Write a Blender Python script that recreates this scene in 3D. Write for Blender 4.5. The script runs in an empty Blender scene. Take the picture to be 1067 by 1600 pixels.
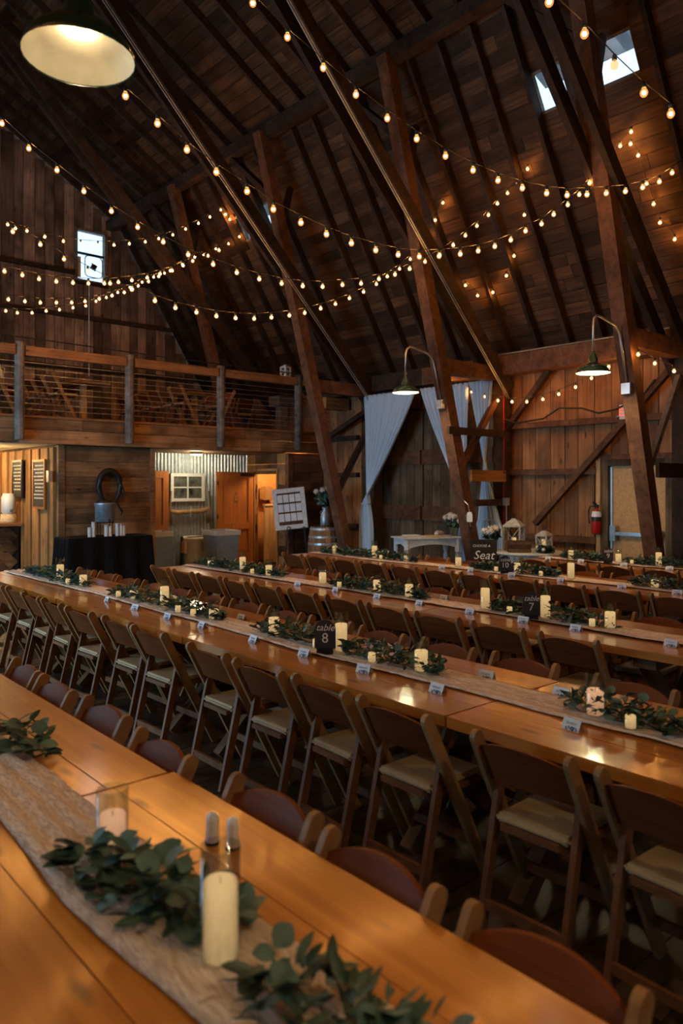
import bpy, bmesh, math, random
from mathutils import Vector, Matrix
random.seed(7)
R = math.radians
sc = bpy.context.scene
C = sc.collection

# ------------------------------------------------------------------ camera, sky, daylight, exposure
F, CX, HY = 1180.0, 533.5, 758.0          # focal length in pixels, centre, horizon row
YAW = 41.2
SN, CS = math.sin(R(YAW)), math.cos(R(YAW))
H = 1.80
cam_d = bpy.data.cameras.new('camera'); cam = bpy.data.objects.new('camera', cam_d); C.objects.link(cam)
cam_d.sensor_fit = 'HORIZONTAL'; cam_d.sensor_width = 24.0; cam_d.lens = F / 1067 * 24
cam_d.shift_y = -(800 - HY) / 1067
cam_d.clip_start = 0.05; cam_d.clip_end = 300
cam_d.dof.use_dof = True; cam_d.dof.focus_distance = 6.5; cam_d.dof.aperture_fstop = 2.2
cam.location = (0, 0, H); cam.rotation_euler = (R(90), 0, R(-YAW))
sc.camera = cam

world = bpy.data.worlds.new('overcast_sky'); sc.world = world; world.use_nodes = True
bg = world.node_tree.nodes['Background']
bg.inputs['Color'].default_value = (0.42, 0.74, 1.0, 1); bg.inputs['Strength'].default_value = 6.8

sc.view_settings.view_transform = 'Standard'; sc.view_settings.look = 'None'
sc.view_settings.exposure = 0.55; sc.view_settings.gamma = 1.0
sc.view_settings.use_curve_mapping = False
sc.cycles.max_bounces = 7; sc.cycles.transparent_max_bounces = 16
sc.cycles.caustics_reflective = False; sc.cycles.caustics_refractive = False
sc.cycles.sample_clamp_indirect = 4.0

def portal(name, loc, rot, sx, sy):        # daylight comes in through the open side doorway
    l = bpy.data.lights.new(name, 'AREA'); l.shape = 'RECTANGLE'; l.size = sx; l.size_y = sy
    l.cycles.is_portal = True
    o = bpy.data.objects.new(name, l); C.objects.link(o); o.location = loc; o.rotation_euler = rot
portal('side_doorway_portal', (-3.06, 9.4, 1.85), (R(90), 0, R(-90)), 4.4, 3.7)

def point_light(name, loc, energy, col, size=0.05, parent=None):
    l = bpy.data.lights.new(name, 'POINT'); l.energy = energy; l.color = col; l.shadow_soft_size = size
    o = bpy.data.objects.new(name, l); C.objects.link(o); o.location = loc
    if parent: o.parent = parent
    return o

# ------------------------------------------------------------------ survey helpers (photo bearings to plan positions)
def y_at(px, X):                            # where a bearing crosses a wall or row that runs along Y at X
    d = F * X / (CS * (px - (CX - F * SN / CS)))
    return (d - X * SN) / CS
def x_at(px, Y):                            # where a bearing crosses a wall that runs along X at Y
    k = (px - CX) / F
    return (Y * SN + k * Y * CS) / (CS - k * SN)
def z_at(py, X, Y):
    return H + (HY - py) * (X * SN + Y * CS) / F
def on_plane(px, py, A, B):                 # a point of a hanging string in the upright plane through A and B
    xr, up = (px - CX) / F, (HY - py) / F
    d = Vector((SN + xr * CS, CS - xr * SN, up))
    n = Vector((-(B[1] - A[1]), B[0] - A[0]))
    t = (n.x * A[0] + n.y * A[1]) / (n.x * d.x + n.y * d.y)
    return Vector((0, 0, H)) + d * t

# ------------------------------------------------------------------ materials
MATS = {}
def _new(name):
    m = bpy.data.materials.new(name); m.use_nodes = True; MATS[name] = m
    return m, m.node_tree, m.node_tree.nodes['Principled BSDF']
def plain(name, col, rough=0.6, metal=0.0, noise=0.12, nscale=8.0, emit=None, estr=0.0, coat=0.0, trans=0.0, bump=0.0, sheen=0.0):
    m, nt, b = _new(name)
    N, L = nt.nodes, nt.links
    g = N.new('ShaderNodeNewGeometry'); n = N.new('ShaderNodeTexNoise'); n.inputs['Scale'].default_value = nscale; n.inputs['Detail'].default_value = 5
    r = N.new('ShaderNodeValToRGB'); L.new(g.outputs['Position'], n.inputs['Vector']); L.new(n.outputs['Fac'], r.inputs['Fac'])
    r.color_ramp.elements[0].position = .3; r.color_ramp.elements[1].position = .7
    r.color_ramp.elements[0].color = [c * (1 - noise) for c in col] + [1]; r.color_ramp.elements[1].color = [min(1, c * (1 + noise)) for c in col] + [1]
    L.new(r.outputs['Color'], b.inputs['Base Color'])
    b.inputs['Roughness'].default_value = rough; b.inputs['Metallic'].default_value = metal
    if coat: b.inputs['Coat Weight'].default_value = coat; b.inputs['Coat Roughness'].default_value = .15
    if emit: b.inputs['Emission Color'].default_value = list(emit) + [1]; b.inputs['Emission Strength'].default_value = estr
    if bump:
        bp = N.new('ShaderNodeBump'); bp.inputs['Strength'].default_value = bump; bp.inputs['Distance'].default_value = .01
        L.new(n.outputs['Fac'], bp.inputs['Height']); L.new(bp.outputs['Normal'], b.inputs['Normal'])
    return m
def wood(name, dark, light, axis='Z', rough=0.75, grain=26.0, along=0.9, vary=0.35, coat=0.0, bump=0.25, knots=True, stain=0.5):
    m, nt, b = _new(name)
    N, L = nt.nodes, nt.links
    g = N.new('ShaderNodeNewGeometry'); oi = N.new('ShaderNodeObjectInfo')
    mul = N.new('ShaderNodeMath'); mul.operation = 'MULTIPLY'; mul.inputs[1].default_value = 53.0
    L.new(oi.outputs['Random'], mul.inputs[0])
    add = N.new('ShaderNodeVectorMath'); add.operation = 'ADD'
    L.new(g.outputs['Position'], add.inputs[0]); L.new(mul.outputs[0], add.inputs[1])
    mp = N.new('ShaderNodeMapping'); L.new(add.outputs[0], mp.inputs['Vector'])
    s = {'X': (along, grain, grain), 'Y': (grain, along, grain), 'Z': (grain, grain, along), 'A': (grain * .35,) * 3}[axis]
    mp.inputs['Scale'].default_value = s
    n = N.new('ShaderNodeTexNoise'); n.inputs['Scale'].default_value = 1.0; n.inputs['Detail'].default_value = 7; n.inputs['Roughness'].default_value = .62; n.inputs['Distortion'].default_value = .6
    L.new(mp.outputs[0], n.inputs['Vector'])
    r = N.new('ShaderNodeValToRGB'); L.new(n.outputs['Fac'], r.inputs['Fac'])
    r.color_ramp.elements[0].position = .3; r.color_ramp.elements[1].position = .68
    r.color_ramp.elements[0].color = list(dark) + [1]; r.color_ramp.elements[1].color = list(light) + [1]
    # broad stains and wear
    n2 = N.new('ShaderNodeTexNoise'); n2.inputs['Scale'].default_value = 1.7; n2.inputs['Detail'].default_value = 3
    L.new(add.outputs[0], n2.inputs['Vector'])
    mr = N.new('ShaderNodeMapRange'); mr.inputs['From Min'].default_value = .35; mr.inputs['From Max'].default_value = .65
    mr.inputs['To Min'].default_value = 1 - stain; mr.inputs['To Max'].default_value = 1.0 + stain * .25
    L.new(n2.outputs['Fac'], mr.inputs['Value'])
    rv = N.new('ShaderNodeMapRange'); rv.inputs['To Min'].default_value = 1 - vary; rv.inputs['To Max'].default_value = 1 + vary
    L.new(oi.outputs['Random'], rv.inputs['Value'])
    mm = N.new('ShaderNodeMath'); mm.operation = 'MULTIPLY'; L.new(mr.outputs[0], mm.inputs[0]); L.new(rv.outputs[0], mm.inputs[1])
    last = mm
    if knots:
        mpk = N.new('ShaderNodeMapping'); L.new(add.outputs[0], mpk.inputs['Vector'])
        mpk.inputs['Scale'].default_value = {'X': (2.2, 7, 7), 'Y': (7, 2.2, 7), 'Z': (7, 7, 2.2), 'A': (5, 5, 5)}[axis]
        v = N.new('ShaderNodeTexVoronoi'); v.inputs['Scale'].default_value = 1.0; L.new(mpk.outputs[0], v.inputs['Vector'])
        kr = N.new('ShaderNodeMapRange'); kr.inputs['From Min'].default_value = .07; kr.inputs['From Max'].default_value = .17
        kr.inputs['To Min'].default_value = .3; kr.inputs['To Max'].default_value = 1.0
        L.new(v.outputs['Distance'], kr.inputs['Value'])
        k2 = N.new('ShaderNodeMath'); k2.operation = 'MULTIPLY'; L.new(mm.outputs[0], k2.inputs[0]); L.new(kr.outputs[0], k2.inputs[1]); last = k2
    vm = N.new('ShaderNodeVectorMath'); vm.operation = 'SCALE'; L.new(r.outputs['Color'], vm.inputs[0]); L.new(last.outputs[0], vm.inputs['Scale'])
    L.new(vm.outputs[0], b.inputs['Base Color'])
    b.inputs['Roughness'].default_value = rough
    b.inputs['Specular IOR Level'].default_value = .5 if coat else (.1 if name == 'chair_red' else .25)
    if coat: b.inputs['Coat Weight'].default_value = coat; b.inputs['Coat Roughness'].default_value = .12
    if bump:
        bp = N.new('ShaderNodeBump'); bp.inputs['Strength'].default_value = bump; bp.inputs['Distance'].default_value = .006
        L.new(n.outputs['Fac'], bp.inputs['Height']); L.new(bp.outputs['Normal'], b.inputs['Normal'])
    return m
def glassy(name, tint=(1, 1, 1), gloss=0.6, rough=0.02, ior=1.35):
    m, nt, b = _new(name); N, L = nt.nodes, nt.links; N.remove(b)
    t = N.new('ShaderNodeBsdfTransparent'); t.inputs['Color'].default_value = list(tint) + [1]
    g = N.new('ShaderNodeBsdfGlossy'); g.inputs['Roughness'].default_value = rough; g.inputs['Color'].default_value = (gloss, gloss, gloss, 1)
    f = N.new('ShaderNodeLayerWeight'); f.inputs['Blend'].default_value = .3
    pw = N.new('ShaderNodeMath'); pw.operation = 'POWER'; pw.inputs[1].default_value = 3.0; L.new(f.outputs['Facing'], pw.inputs[0])
    ma = N.new('ShaderNodeMath'); ma.operation = 'MULTIPLY_ADD'; ma.inputs[1].default_value = .6; ma.inputs[2].default_value = .06; L.new(pw.outputs[0], ma.inputs[0])
    mx = N.new('ShaderNodeMixShader'); L.new(ma.outputs[0], mx.inputs[0]); L.new(t.outputs[0], mx.inputs[1]); L.new(g.outputs[0], mx.inputs[2])
    L.new(mx.outputs[0], N['Material Output'].inputs['Surface'])
    return m
def glow(name, col, strength):
    m, nt, b = _new(name); N, L = nt.nodes, nt.links; N.remove(b)
    e = N.new('ShaderNodeEmission'); e.inputs['Color'].default_value = list(col) + [1]; e.inputs['Strength'].default_value = strength
    L.new(e.outputs[0], N['Material Output'].inputs['Surface'])
    return m

wood('wall_board', (.20, .092, .04), (.37, .19, .09), 'Z', stain=.45, vary=.3)
wood('gable_board', (.19, .115, .075), (.44, .29, .20), 'Z', stain=.6, vary=.55, grain=20)
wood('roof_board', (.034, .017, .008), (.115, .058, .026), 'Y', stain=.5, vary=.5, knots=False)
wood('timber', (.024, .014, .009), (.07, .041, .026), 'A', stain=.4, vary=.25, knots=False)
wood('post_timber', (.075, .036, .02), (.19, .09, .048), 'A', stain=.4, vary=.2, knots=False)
wood('grey_timber', (.10, .088, .075), (.24, .21, .18), 'A', stain=.4, vary=.25)
wood('rail_log', (.20, .085, .03), (.42, .21, .085), 'X', stain=.4, vary=.2)
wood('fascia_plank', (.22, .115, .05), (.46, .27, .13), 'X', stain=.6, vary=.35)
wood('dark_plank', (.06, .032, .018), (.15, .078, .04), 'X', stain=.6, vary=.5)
wood('bar_board', (.28, .13, .045), (.48, .26, .10), 'Z', stain=.3, vary=.25)
wood('floor_plank', (.035, .02, .012), (.105, .064, .038), 'X', rough=.45, stain=.5, vary=.4)
wood('table_top', (.42, .125, .016), (.68, .27, .038), 'Y', rough=.33, grain=16, along=.6, stain=.22, vary=.12, coat=1.0, bump=.03)
wood('trestle', (.10, .05, .025), (.22, .115, .055), 'A', stain=.3, vary=.2, knots=False)
wood('chair_red', (.13, .034, .010), (.20, .058, .016), 'Y', rough=.5, grain=30, stain=.15, vary=.12, knots=False, bump=.05)
wood('chair_frame', (.24, .125, .05), (.40, .22, .095), 'A', rough=.5, grain=30, stain=.15, vary=.12, knots=False, bump=.05)
wood('chair_leg', (.13, .05, .02), (.22, .09, .036), 'A', rough=.5, grain=30, stain=.15, vary=.12, knots=False, bump=.05)
wood('red_door', (.30, .10, .028), (.44, .17, .05), 'Z', rough=.4, stain=.2, vary=.1, knots=False)
wood('pale_pine', (.45, .28, .13), (.65, .45, .24), 'Z', stain=.25, vary=.3)
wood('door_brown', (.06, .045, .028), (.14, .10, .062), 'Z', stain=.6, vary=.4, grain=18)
wood('barrel_stave', (.22, .115, .055), (.38, .21, .11), 'Z', stain=.4, vary=.2, knots=False)
wood('sign_board', (.018, .014, .011), (.04, .032, .026), 'X', stain=.3, vary=.1, knots=False)
plain('tan_door_paint', (.46, .27, .10), .55, noise=.2, nscale=30)
plain('seat_pad', (.46, .34, .20), .4)
plain('galvanised', (.44, .52, .60), .42, .7, .2, 14)
plain('conduit_metal', (.55, .58, .6), .35, .8)
plain('chrome', (.7, .72, .74), .2, 1.0)
plain('green_enamel', (.012, .06, .045), .22, coat=.8)
plain('cream_enamel', (.62, .56, .40), .5)
plain('curtain_cloth', (.46, .62, .78), .9, noise=.05)
plain('white_paint', (.62, .68, .72), .55, noise=.15, nscale=20)
plain('whitewash', (.40, .41, .39), .7, noise=.3, nscale=30)
plain('black_cloth', (.010, .009, .010), .9)
plain('black_plastic', (.015, .015, .016), .45)
plain('grey_bin', (.26, .37, .50), .45)
plain('liner', (.75, .78, .8), .5)
plain('crock', (.72, .70, .62), .4)
plain('card_paper', (.72, .80, .88), .8)
plain('slate_sign', (.028, .033, .038), .5, noise=.3)
plain('white_letters', (.85, .87, .88), .7)
plain('blue_print', (.05, .10, .20), .7)
plain('red_enamel', (.42, .012, .012), .3, coat=.5)
plain('exit_red', (.55, .05, .03), .5, emit=(1, .12, .06), estr=.8)
plain('leaf_dark', (.03, .075, .05), .45, noise=.4, nscale=20)
plain('leaf_teal', (.085, .17, .155), .55, noise=.4, nscale=20)
plain('leaf_mid', (.05, .115, .085), .5, noise=.4, nscale=20)
plain('stem', (.10, .07, .04), .7)
plain('petal', (.75, .72, .68), .8)
plain('bulb_socket', (.02, .05, .055), .5)
plain('cord_rubber', (.012, .014, .014), .6)
plain('coiled_leather', (.012, .010, .009), .5)
plain('ceramic_white', (.84, .92, 1.0), .4)
plain('wicker', (.55, .43, .28), .8, noise=.35, nscale=60)
plain('tinsel', (.55, .65, .78), .25, .6, .5, 40)
plain('chalkboard', (.02, .02, .018), .7)
plain('chalk', (.6, .6, .55), .9)
plain('window_picture', (.10, .11, .10), .15, noise=.8, nscale=5)
plain('window_frame_white', (.66, .70, .72), .5)
plain('dark_metal', (.02, .02, .022), .45, .5)
plain('bar_ceiling', (.70, .60, .42), .8)
plain('cup_plastic', (.62, .68, .72), .3)
plain('book_cover', (.5, .48, .42), .6)
plain('orange_paint', (.55, .26, .09), .6)
glassy('clear_glass', (.90, .92, .92), .8); glassy('dimmed_pane', (.50, .45, .44), .5, .1)  # pane tint added to dim the bright sky seen through the windows
m, nt, b = _new('bulb_glass'); N, L = nt.nodes, nt.links; N.remove(b)       # frosted amber glass, itself softly glowing
t_ = N.new('ShaderNodeBsdfTransparent'); t_.inputs['Color'].default_value = (1, .9, .7, 1)
e_ = N.new('ShaderNodeEmission'); e_.inputs['Color'].default_value = (1.0, .40, .09, 1); e_.inputs['Strength'].default_value = 1.1
mx_ = N.new('ShaderNodeMixShader'); mx_.inputs[0].default_value = .42; L.new(t_.outputs[0], mx_.inputs[1]); L.new(e_.outputs[0], mx_.inputs[2]); L.new(mx_.outputs[0], N['Material Output'].inputs['Surface'])
glow('bulb_core', (1.0, .44, .12), 360.0)
glow('wax_lit', (1.0, .62, .26), .55)
glow('wax_pink', (1.0, .50, .26), .52)
glow('ceiling_lamp_glow', (1.0, .82, .5), 8.0)
glow('lamp_glow', (1.0, .86, .62), 1.6)
for nm in ('wax_lit', 'wax_pink'):          # the LED sits high inside the wax, so the wax glows brighter at the top
    nt = MATS[nm].node_tree; N, L = nt.nodes, nt.links; e = N['Emission']; k = e.inputs['Strength'].default_value
    tc = N.new('ShaderNodeTexCoord'); sx_ = N.new('ShaderNodeSeparateXYZ'); mr = N.new('ShaderNodeMapRange'); nz = N.new('ShaderNodeTexNoise'); nz.inputs['Scale'].default_value = 6
    L.new(tc.outputs['Generated'], sx_.inputs[0]); L.new(sx_.outputs['Z'], mr.inputs['Value']); mr.inputs['To Min'].default_value = k * .62; mr.inputs['To Max'].default_value = k * 1.25
    ad = N.new('ShaderNodeMath'); ad.operation = 'MULTIPLY_ADD'; ad.inputs[1].default_value = k * .35; L.new(tc.outputs['Generated'], nz.inputs['Vector']); L.new(nz.outputs['Fac'], ad.inputs[0]); L.new(mr.outputs[0], ad.inputs[2])
    sb_ = N.new('ShaderNodeMath'); sb_.operation = 'SUBTRACT'; sb_.inputs[1].default_value = k * .17; L.new(ad.outputs[0], sb_.inputs[0]); L.new(sb_.outputs[0], e.inputs['Strength'])
nt = MATS['black_cloth'].node_tree.nodes['Principled BSDF']; nt.inputs['Specular IOR Level'].default_value = .08
m, nt, b = _new('gauze'); N, L = nt.nodes, nt.links                       # crinkled cheesecloth: fine creases along the table, their shade painted darker into the colour
g_ = N.new('ShaderNodeNewGeometry'); mp_ = N.new('ShaderNodeMapping'); mp_.inputs['Scale'].default_value = (110, 14, 20); L.new(g_.outputs['Position'], mp_.inputs['Vector'])
n_ = N.new('ShaderNodeTexNoise'); n_.inputs['Scale'].default_value = 1.0; n_.inputs['Detail'].default_value = 4; n_.inputs['Distortion'].default_value = 1.5; L.new(mp_.outputs[0], n_.inputs['Vector'])
r_ = N.new('ShaderNodeValToRGB'); r_.color_ramp.elements[0].position = .36; r_.color_ramp.elements[1].position = .62
r_.color_ramp.elements[0].color = (.58, .42, .33, 1); r_.color_ramp.elements[1].color = (.92, .79, .69, 1); L.new(n_.outputs['Fac'], r_.inputs['Fac']); L.new(r_.outputs['Color'], b.inputs['Base Color'])
b.inputs['Roughness'].default_value = .95; b.inputs['Specular IOR Level'].default_value = .1
bp_ = N.new('ShaderNodeBump'); bp_.inputs['Strength'].default_value = .9; bp_.inputs['Distance'].default_value = .006; L.new(n_.outputs['Fac'], bp_.inputs['Height']); L.new(bp_.outputs['Normal'], b.inputs['Normal'])
MAT = MATS

# ------------------------------------------------------------------ geometry helpers
def tag(o, label=None, cat=None, group=None, kind=None):
    if label: o['label'] = label
    if cat: o['category'] = cat
    if group: o['group'] = group
    if kind: o['kind'] = kind
    return o
def thing(name, label, cat, loc=(0, 0, 0), rz=0.0, group=None, kind=None):
    o = bpy.data.objects.new(name, None); C.objects.link(o); o.empty_display_size = .1
    o.location = loc; o.rotation_euler = (0, 0, rz)
    return tag(o, label, cat, group, kind)
def link(name, me, parent=None, loc=None):
    o = bpy.data.objects.new(name, me); C.objects.link(o)
    if parent: o.parent = parent
    if loc is not None: o.location = loc
    return o
def mesh(name, vs, fs, mat, smooth=False):
    me = bpy.data.meshes.new(name); me.from_pydata([tuple(v) for v in vs], [], fs)
    me.materials.append(MAT[mat])
    if smooth: me.polygons.foreach_set('use_smooth', [True] * len(me.polygons))
    me.update(); return me
_cube = {}
CV = [(x, y, z) for x in (-.5, .5) for y in (-.5, .5) for z in (-.5, .5)]
CF = [(0, 1, 3, 2), (4, 6, 7, 5), (0, 4, 5, 1), (2, 3, 7, 6), (0, 2, 6, 4), (1, 5, 7, 3)]
def cube_mesh(mat):
    if mat not in _cube: _cube[mat] = mesh('board_' + mat, CV, CF, mat)
    return _cube[mat]
def box(name, x0, x1, y0, y1, z0, z1, mat, parent=None, off=None):
    """board; world coordinates when off (the parent's location) is given"""
    o = link(name, cube_mesh(mat), parent)
    c = Vector(((x0 + x1) / 2, (y0 + y1) / 2, (z0 + z1) / 2))
    if parent is not None and off is not False: c -= parent.location
    o.location = c; o.scale = (abs(x1 - x0), abs(y1 - y0), abs(z1 - z0))
    return o
def beam(name, p0, p1, w, h, mat, parent=None, ref=(0, 1, 0), local=False):
    p0, p1 = Vector(p0), Vector(p1); z = (p1 - p0); ln = z.length; z.normalize()
    y = Vector(ref); y = (y - z * y.dot(z)).normalized(); x = y.cross(z)
    m = Matrix((x, y, z)).transposed().to_4x4()
    c = (p0 + p1) / 2
    if parent is not None and not local: c = c - parent.location
    o = link(name, cube_mesh(mat), parent)
    loc, rot, _ = m.decompose(); o.location = c; o.rotation_mode = 'QUATERNION'; o.rotation_quaternion = rot; o.scale = (w, h, ln)
    return o
class MB:
    def __init__(s): s.v = []; s.f = []
    def add(s, vs, fs):
        b = len(s.v); s.v += [tuple(v) for v in vs]; s.f += [tuple(i + b for i in f) for f in fs]
    def box(s, x0, x1, y0, y1, z0, z1):
        s.add([(x0 if a < 0 else x1, y0 if b < 0 else y1, z0 if c < 0 else z1) for a, b, c in CV], CF)
    def beam(s, p0, p1, w, h, ref=(0, 1, 0)):
        p0, p1 = Vector(p0), Vector(p1); z = (p1 - p0).normalized(); y = Vector(ref); y = (y - z * y.dot(z)).normalized(); x = y.cross(z)
        vs = []
        for a, b, c in CV:
            vs.append((p0 if c < 0 else p1) + x * (a * w) + y * (b * h))
        s.add(vs, CF)
    def lathe(s, prof, n=20, c=(0, 0, 0), cap0=False, cap1=False):
        vs = []
        for r, z in prof:
            for i in range(n):
                a = 2 * math.pi * i / n; vs.append((c[0] + r * math.cos(a), c[1] + r * math.sin(a), c[2] + z))
        fs = []
        for j in range(len(prof) - 1):
            for i in range(n):
                k = (i + 1) % n; fs.append((j * n + i, j * n + k, (j + 1) * n + k, (j + 1) * n + i))
        if cap0: fs.append(tuple(range(n - 1, -1, -1)))
        if cap1: fs.append(tuple((len(prof) - 1) * n + i for i in range(n)))
        s.add(vs, fs)
    def tube(s, pts, r, n=6, cap=True):
        pts = [Vector(p) for p in pts]; vs = []; m = len(pts)
        for i, p in enumerate(pts):
            t = (pts[min(i + 1, m - 1)] - pts[max(i - 1, 0)]).normalized()
            u = t.cross(Vector((0, 0, 1)));
            if u.length < .05: u = t.cross(Vector((0, 1, 0)))
            u.normalize(); w = t.cross(u)
            rr = r[i] if isinstance(r, (list, tuple)) else r
            for k in range(n):
                a = 2 * math.pi * k / n; vs.append(p + u * (rr * math.cos(a)) + w * (rr * math.sin(a)))
        fs = []
        for i in range(m - 1):
            for k in range(n):
                q = (k + 1) % n; fs.append((i * n + k, i * n + q, (i + 1) * n + q, (i + 1) * n + k))
        if cap: fs.append(tuple(range(n - 1, -1, -1))); fs.append(tuple((m - 1) * n + k for k in range(n)))
        s.add(vs, fs)
    def prism(s, poly, axis, a0, a1):
        """poly: 2D outline; axis 'x','y','z' extruded from a0 to a1"""
        n = len(poly)
        def P(q, a):
            return {'x': (a, q[0], q[1]), 'y': (q[0], a, q[1]), 'z': (q[0], q[1], a)}[axis]
        vs = [P(q, a0) for q in poly] + [P(q, a1) for q in poly]
        fs = [tuple(range(n)), tuple(range(2 * n - 1, n - 1, -1))] + [(i, i + n, (i + 1) % n + n, (i + 1) % n) for i in range(n)]
        s.add(vs, fs)
    def mesh(s, name, mat, smooth=False): return mesh(name, s.v, s.f, mat, smooth)
    def obj(s, name, mat, parent=None, loc=None, smooth=False): return link(name, s.mesh(name, mat, smooth), parent, loc)
def text_mesh(body, size, mat, shear=0.0, align='CENTER', extrude=.0008):
    cu = bpy.data.curves.new('lettering', 'FONT'); cu.body = body; cu.size = size; cu.shear = shear; cu.align_x = align; cu.extrude = extrude
    cu.resolution_u = 3
    o = bpy.data.objects.new('tmp_lettering', cu); C.objects.link(o)
    bpy.context.view_layer.update()
    me = bpy.data.meshes.new_from_object(o.evaluated_get(bpy.context.evaluated_depsgraph_get()))
    bpy.data.objects.remove(o); bpy.data.curves.remove(cu)
    me.materials.clear(); me.materials.append(MAT[mat]); return me
def copy_tree(src, loc, rz, label, group=None):
    r = src.copy(); C.objects.link(r); r.location = loc; r.rotation_euler = (0, 0, rz); r['label'] = label
    if group: r['group'] = group
    for ch in kids[src.name]:
        c = ch.copy(); C.objects.link(c); c.parent = r
        for g in kids.get(ch.name, ()):
            d = g.copy(); C.objects.link(d); d.parent = c
    return r
kids = {}
def remember(root):
    kids[root.name] = list(root.children)
    for c in root.children: kids[c.name] = list(c.children)
ORD = ['first', 'second', 'third', 'fourth', 'fifth', 'sixth', 'seventh', 'eighth', 'ninth', 'tenth', 'eleventh', 'twelfth', 'thirteenth', 'fourteenth', 'fifteenth', 'sixteenth', 'seventeenth', 'eighteenth', 'nineteenth', 'twentieth']

# ================================================================== THE SETTING
XW, YG = 11.0, 18.0                       # side wall, gable wall
KX, KZ = 8.3, 8.4                         # roof kink (purlin)
RX, RZ = 4.0, 11.0                        # ridge
XL, YB = 2 * RX - XW, -8.0                # far side wall and end wall behind the camera
EZ = 4.0                                  # eaves
YF = 13.2                                 # wall under the balcony

def struct(name, label=None, loc=(0, 0, 0)):
    o = thing(name, label, None, loc, kind='structure'); return o

# floor ------------------------------------------------------------
fl = mesh('floor', [(XL, YB, -.05), (XW, YB, -.05), (XW, YG, -.05), (XL, YG, -.05), (XL, YB, -.12), (XW, YB, -.12), (XW, YG, -.12), (XL, YG, -.12)],
          [(0, 1, 2, 3), (7, 6, 5, 4), (0, 4, 5, 1), (1, 5, 6, 2), (2, 6, 7, 3), (3, 7, 4, 0)], 'floor_plank')
floor = tag(link('floor', fl), 'dark worn plank floor of the barn', kind='structure')
y = -1.0; i = 0
while y < 13.1:
    w = .2
    cuts = [XL] + sorted([random.uniform(1.5, 3.5), random.uniform(5.5, 7.5)]) + [XW]
    for a, b in zip(cuts, cuts[1:]):
        box('floor_plank', a + .002, b - .002, y + .003, y + w - .003, -.05, random.uniform(-.003, .0), 'floor_plank', floor)
    y += w; i += 1

# roof -------------------------------------------------------------
SL = math.hypot(XW - KX, KZ - EZ)
def lower(t, off=0.0):                     # point on the steep lower slope (t 0 eave .. 1 kink), off = into the room
    dx, dz = (KX - XW) / SL, (KZ - EZ) / SL
    return Vector((XW + (KX - XW) * t - dz * off, 0, EZ + (KZ - EZ) * t + dx * off))
SU = math.hypot(KX - RX, RZ - KZ)
def upper(t, off=0.0):
    dx, dz = (RX - KX) / SU, (RZ - KZ) / SU
    return Vector((KX + (RX - KX) * t - dz * off, 0, KZ + (RZ - KZ) * t + dx * off))
SKY = [(4.69, 6.16), (12.05, 13.53)]; ST = (.69, .79)
mb = MB()
def slab(P0, P1, ya, yb, th=-.12, fn=None):
    a, b = fn(P0), fn(P1); c, d = fn(P0, th), fn(P1, th)
    vs = [(a.x, ya, a.z), (a.x, yb, a.z), (b.x, yb, b.z), (b.x, ya, b.z), (c.x, ya, c.z), (c.x, yb, c.z), (d.x, yb, d.z), (d.x, ya, d.z)]
    mb.add(vs, [(0, 1, 2, 3), (7, 6, 5, 4), (0, 4, 5, 1), (1, 5, 6, 2), (2, 6, 7, 3), (3, 7, 4, 0)])
slab(0, ST[0], YB, YG, fn=lower); slab(ST[1], 1.02, YB, YG, fn=lower)
yy = YB
for a, b in SKY: slab(ST[0], ST[1], yy, a, fn=lower); yy = b
slab(ST[0], ST[1], yy, YG, fn=lower)
slab(-.02, 1.0, YB, YG, fn=upper)
def mirror(fn): return lambda t, off=0.0: Vector((2 * RX - fn(t, off).x, 0, fn(t, off).z))
slab(0, 1.02, YB, YG, fn=mirror(lower)); slab(-.02, 1.0, YB, YG, fn=mirror(upper))
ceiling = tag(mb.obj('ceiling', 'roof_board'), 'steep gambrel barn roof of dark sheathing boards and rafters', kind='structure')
def slope_beam(name, fn, t0, t1, yc, wy, depth, offc, mat):
    a, b = fn(t0, offc), fn(t1, offc); a.y = b.y = yc
    return beam(name, a, b, depth, wy, mat, ceiling)
# sheathing boards, lower slope
nrow = 26
for r in range(nrow):
    t0, t1 = r / nrow, (r + 1) / nrow; tc = (t0 + t1) / 2
    cuts = [2.0] + sorted(random.uniform(3, 17) for _ in range(4)) + [YG]
    segs = []
    for a, b in zip(cuts, cuts[1:]):
        segs.append((a, b))
    if t1 > ST[0] and t0 < ST[1]:
        out = []
        for a, b in segs:
            parts = [(a, b)]
            for s0, s1 in SKY:
                nxt = []
                for p, q in parts:
                    if q <= s0 or p >= s1: nxt.append((p, q))
                    else:
                        if p < s0: nxt.append((p, s0))
                        if q > s1: nxt.append((s1, q))
                parts = nxt
            out += parts
        segs = out
    for a, b in segs:
        if b - a < .05: continue
        p, q = lower(t0 + .0008, .012), lower(t1 - .0008, .012)
        m0 = (p + q) / 2
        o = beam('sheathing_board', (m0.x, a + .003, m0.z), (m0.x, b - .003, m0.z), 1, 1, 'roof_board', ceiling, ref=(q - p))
        o.scale = (random.uniform(.018, .03), (q - p).length, b - a - .006)
nrow = 24
for r in range(nrow):
    t0, t1 = r / nrow, (r + 1) / nrow
    cuts = [2.0] + sorted(random.uniform(4, 16) for _ in range(2)) + [YG]
    for a, b in zip(cuts, cuts[1:]):
        p, q = upper(t0 + .001, .012), upper(t1 - .001, .012); m0 = (p + q) / 2
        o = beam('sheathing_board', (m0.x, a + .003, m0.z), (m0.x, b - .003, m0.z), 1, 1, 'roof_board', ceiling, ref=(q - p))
        o.scale = (.024, (q - p).length, b - a - .006)
TRUSS = [4.93, 8.1, 11.35, 14.6]
yy = 2.1
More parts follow.
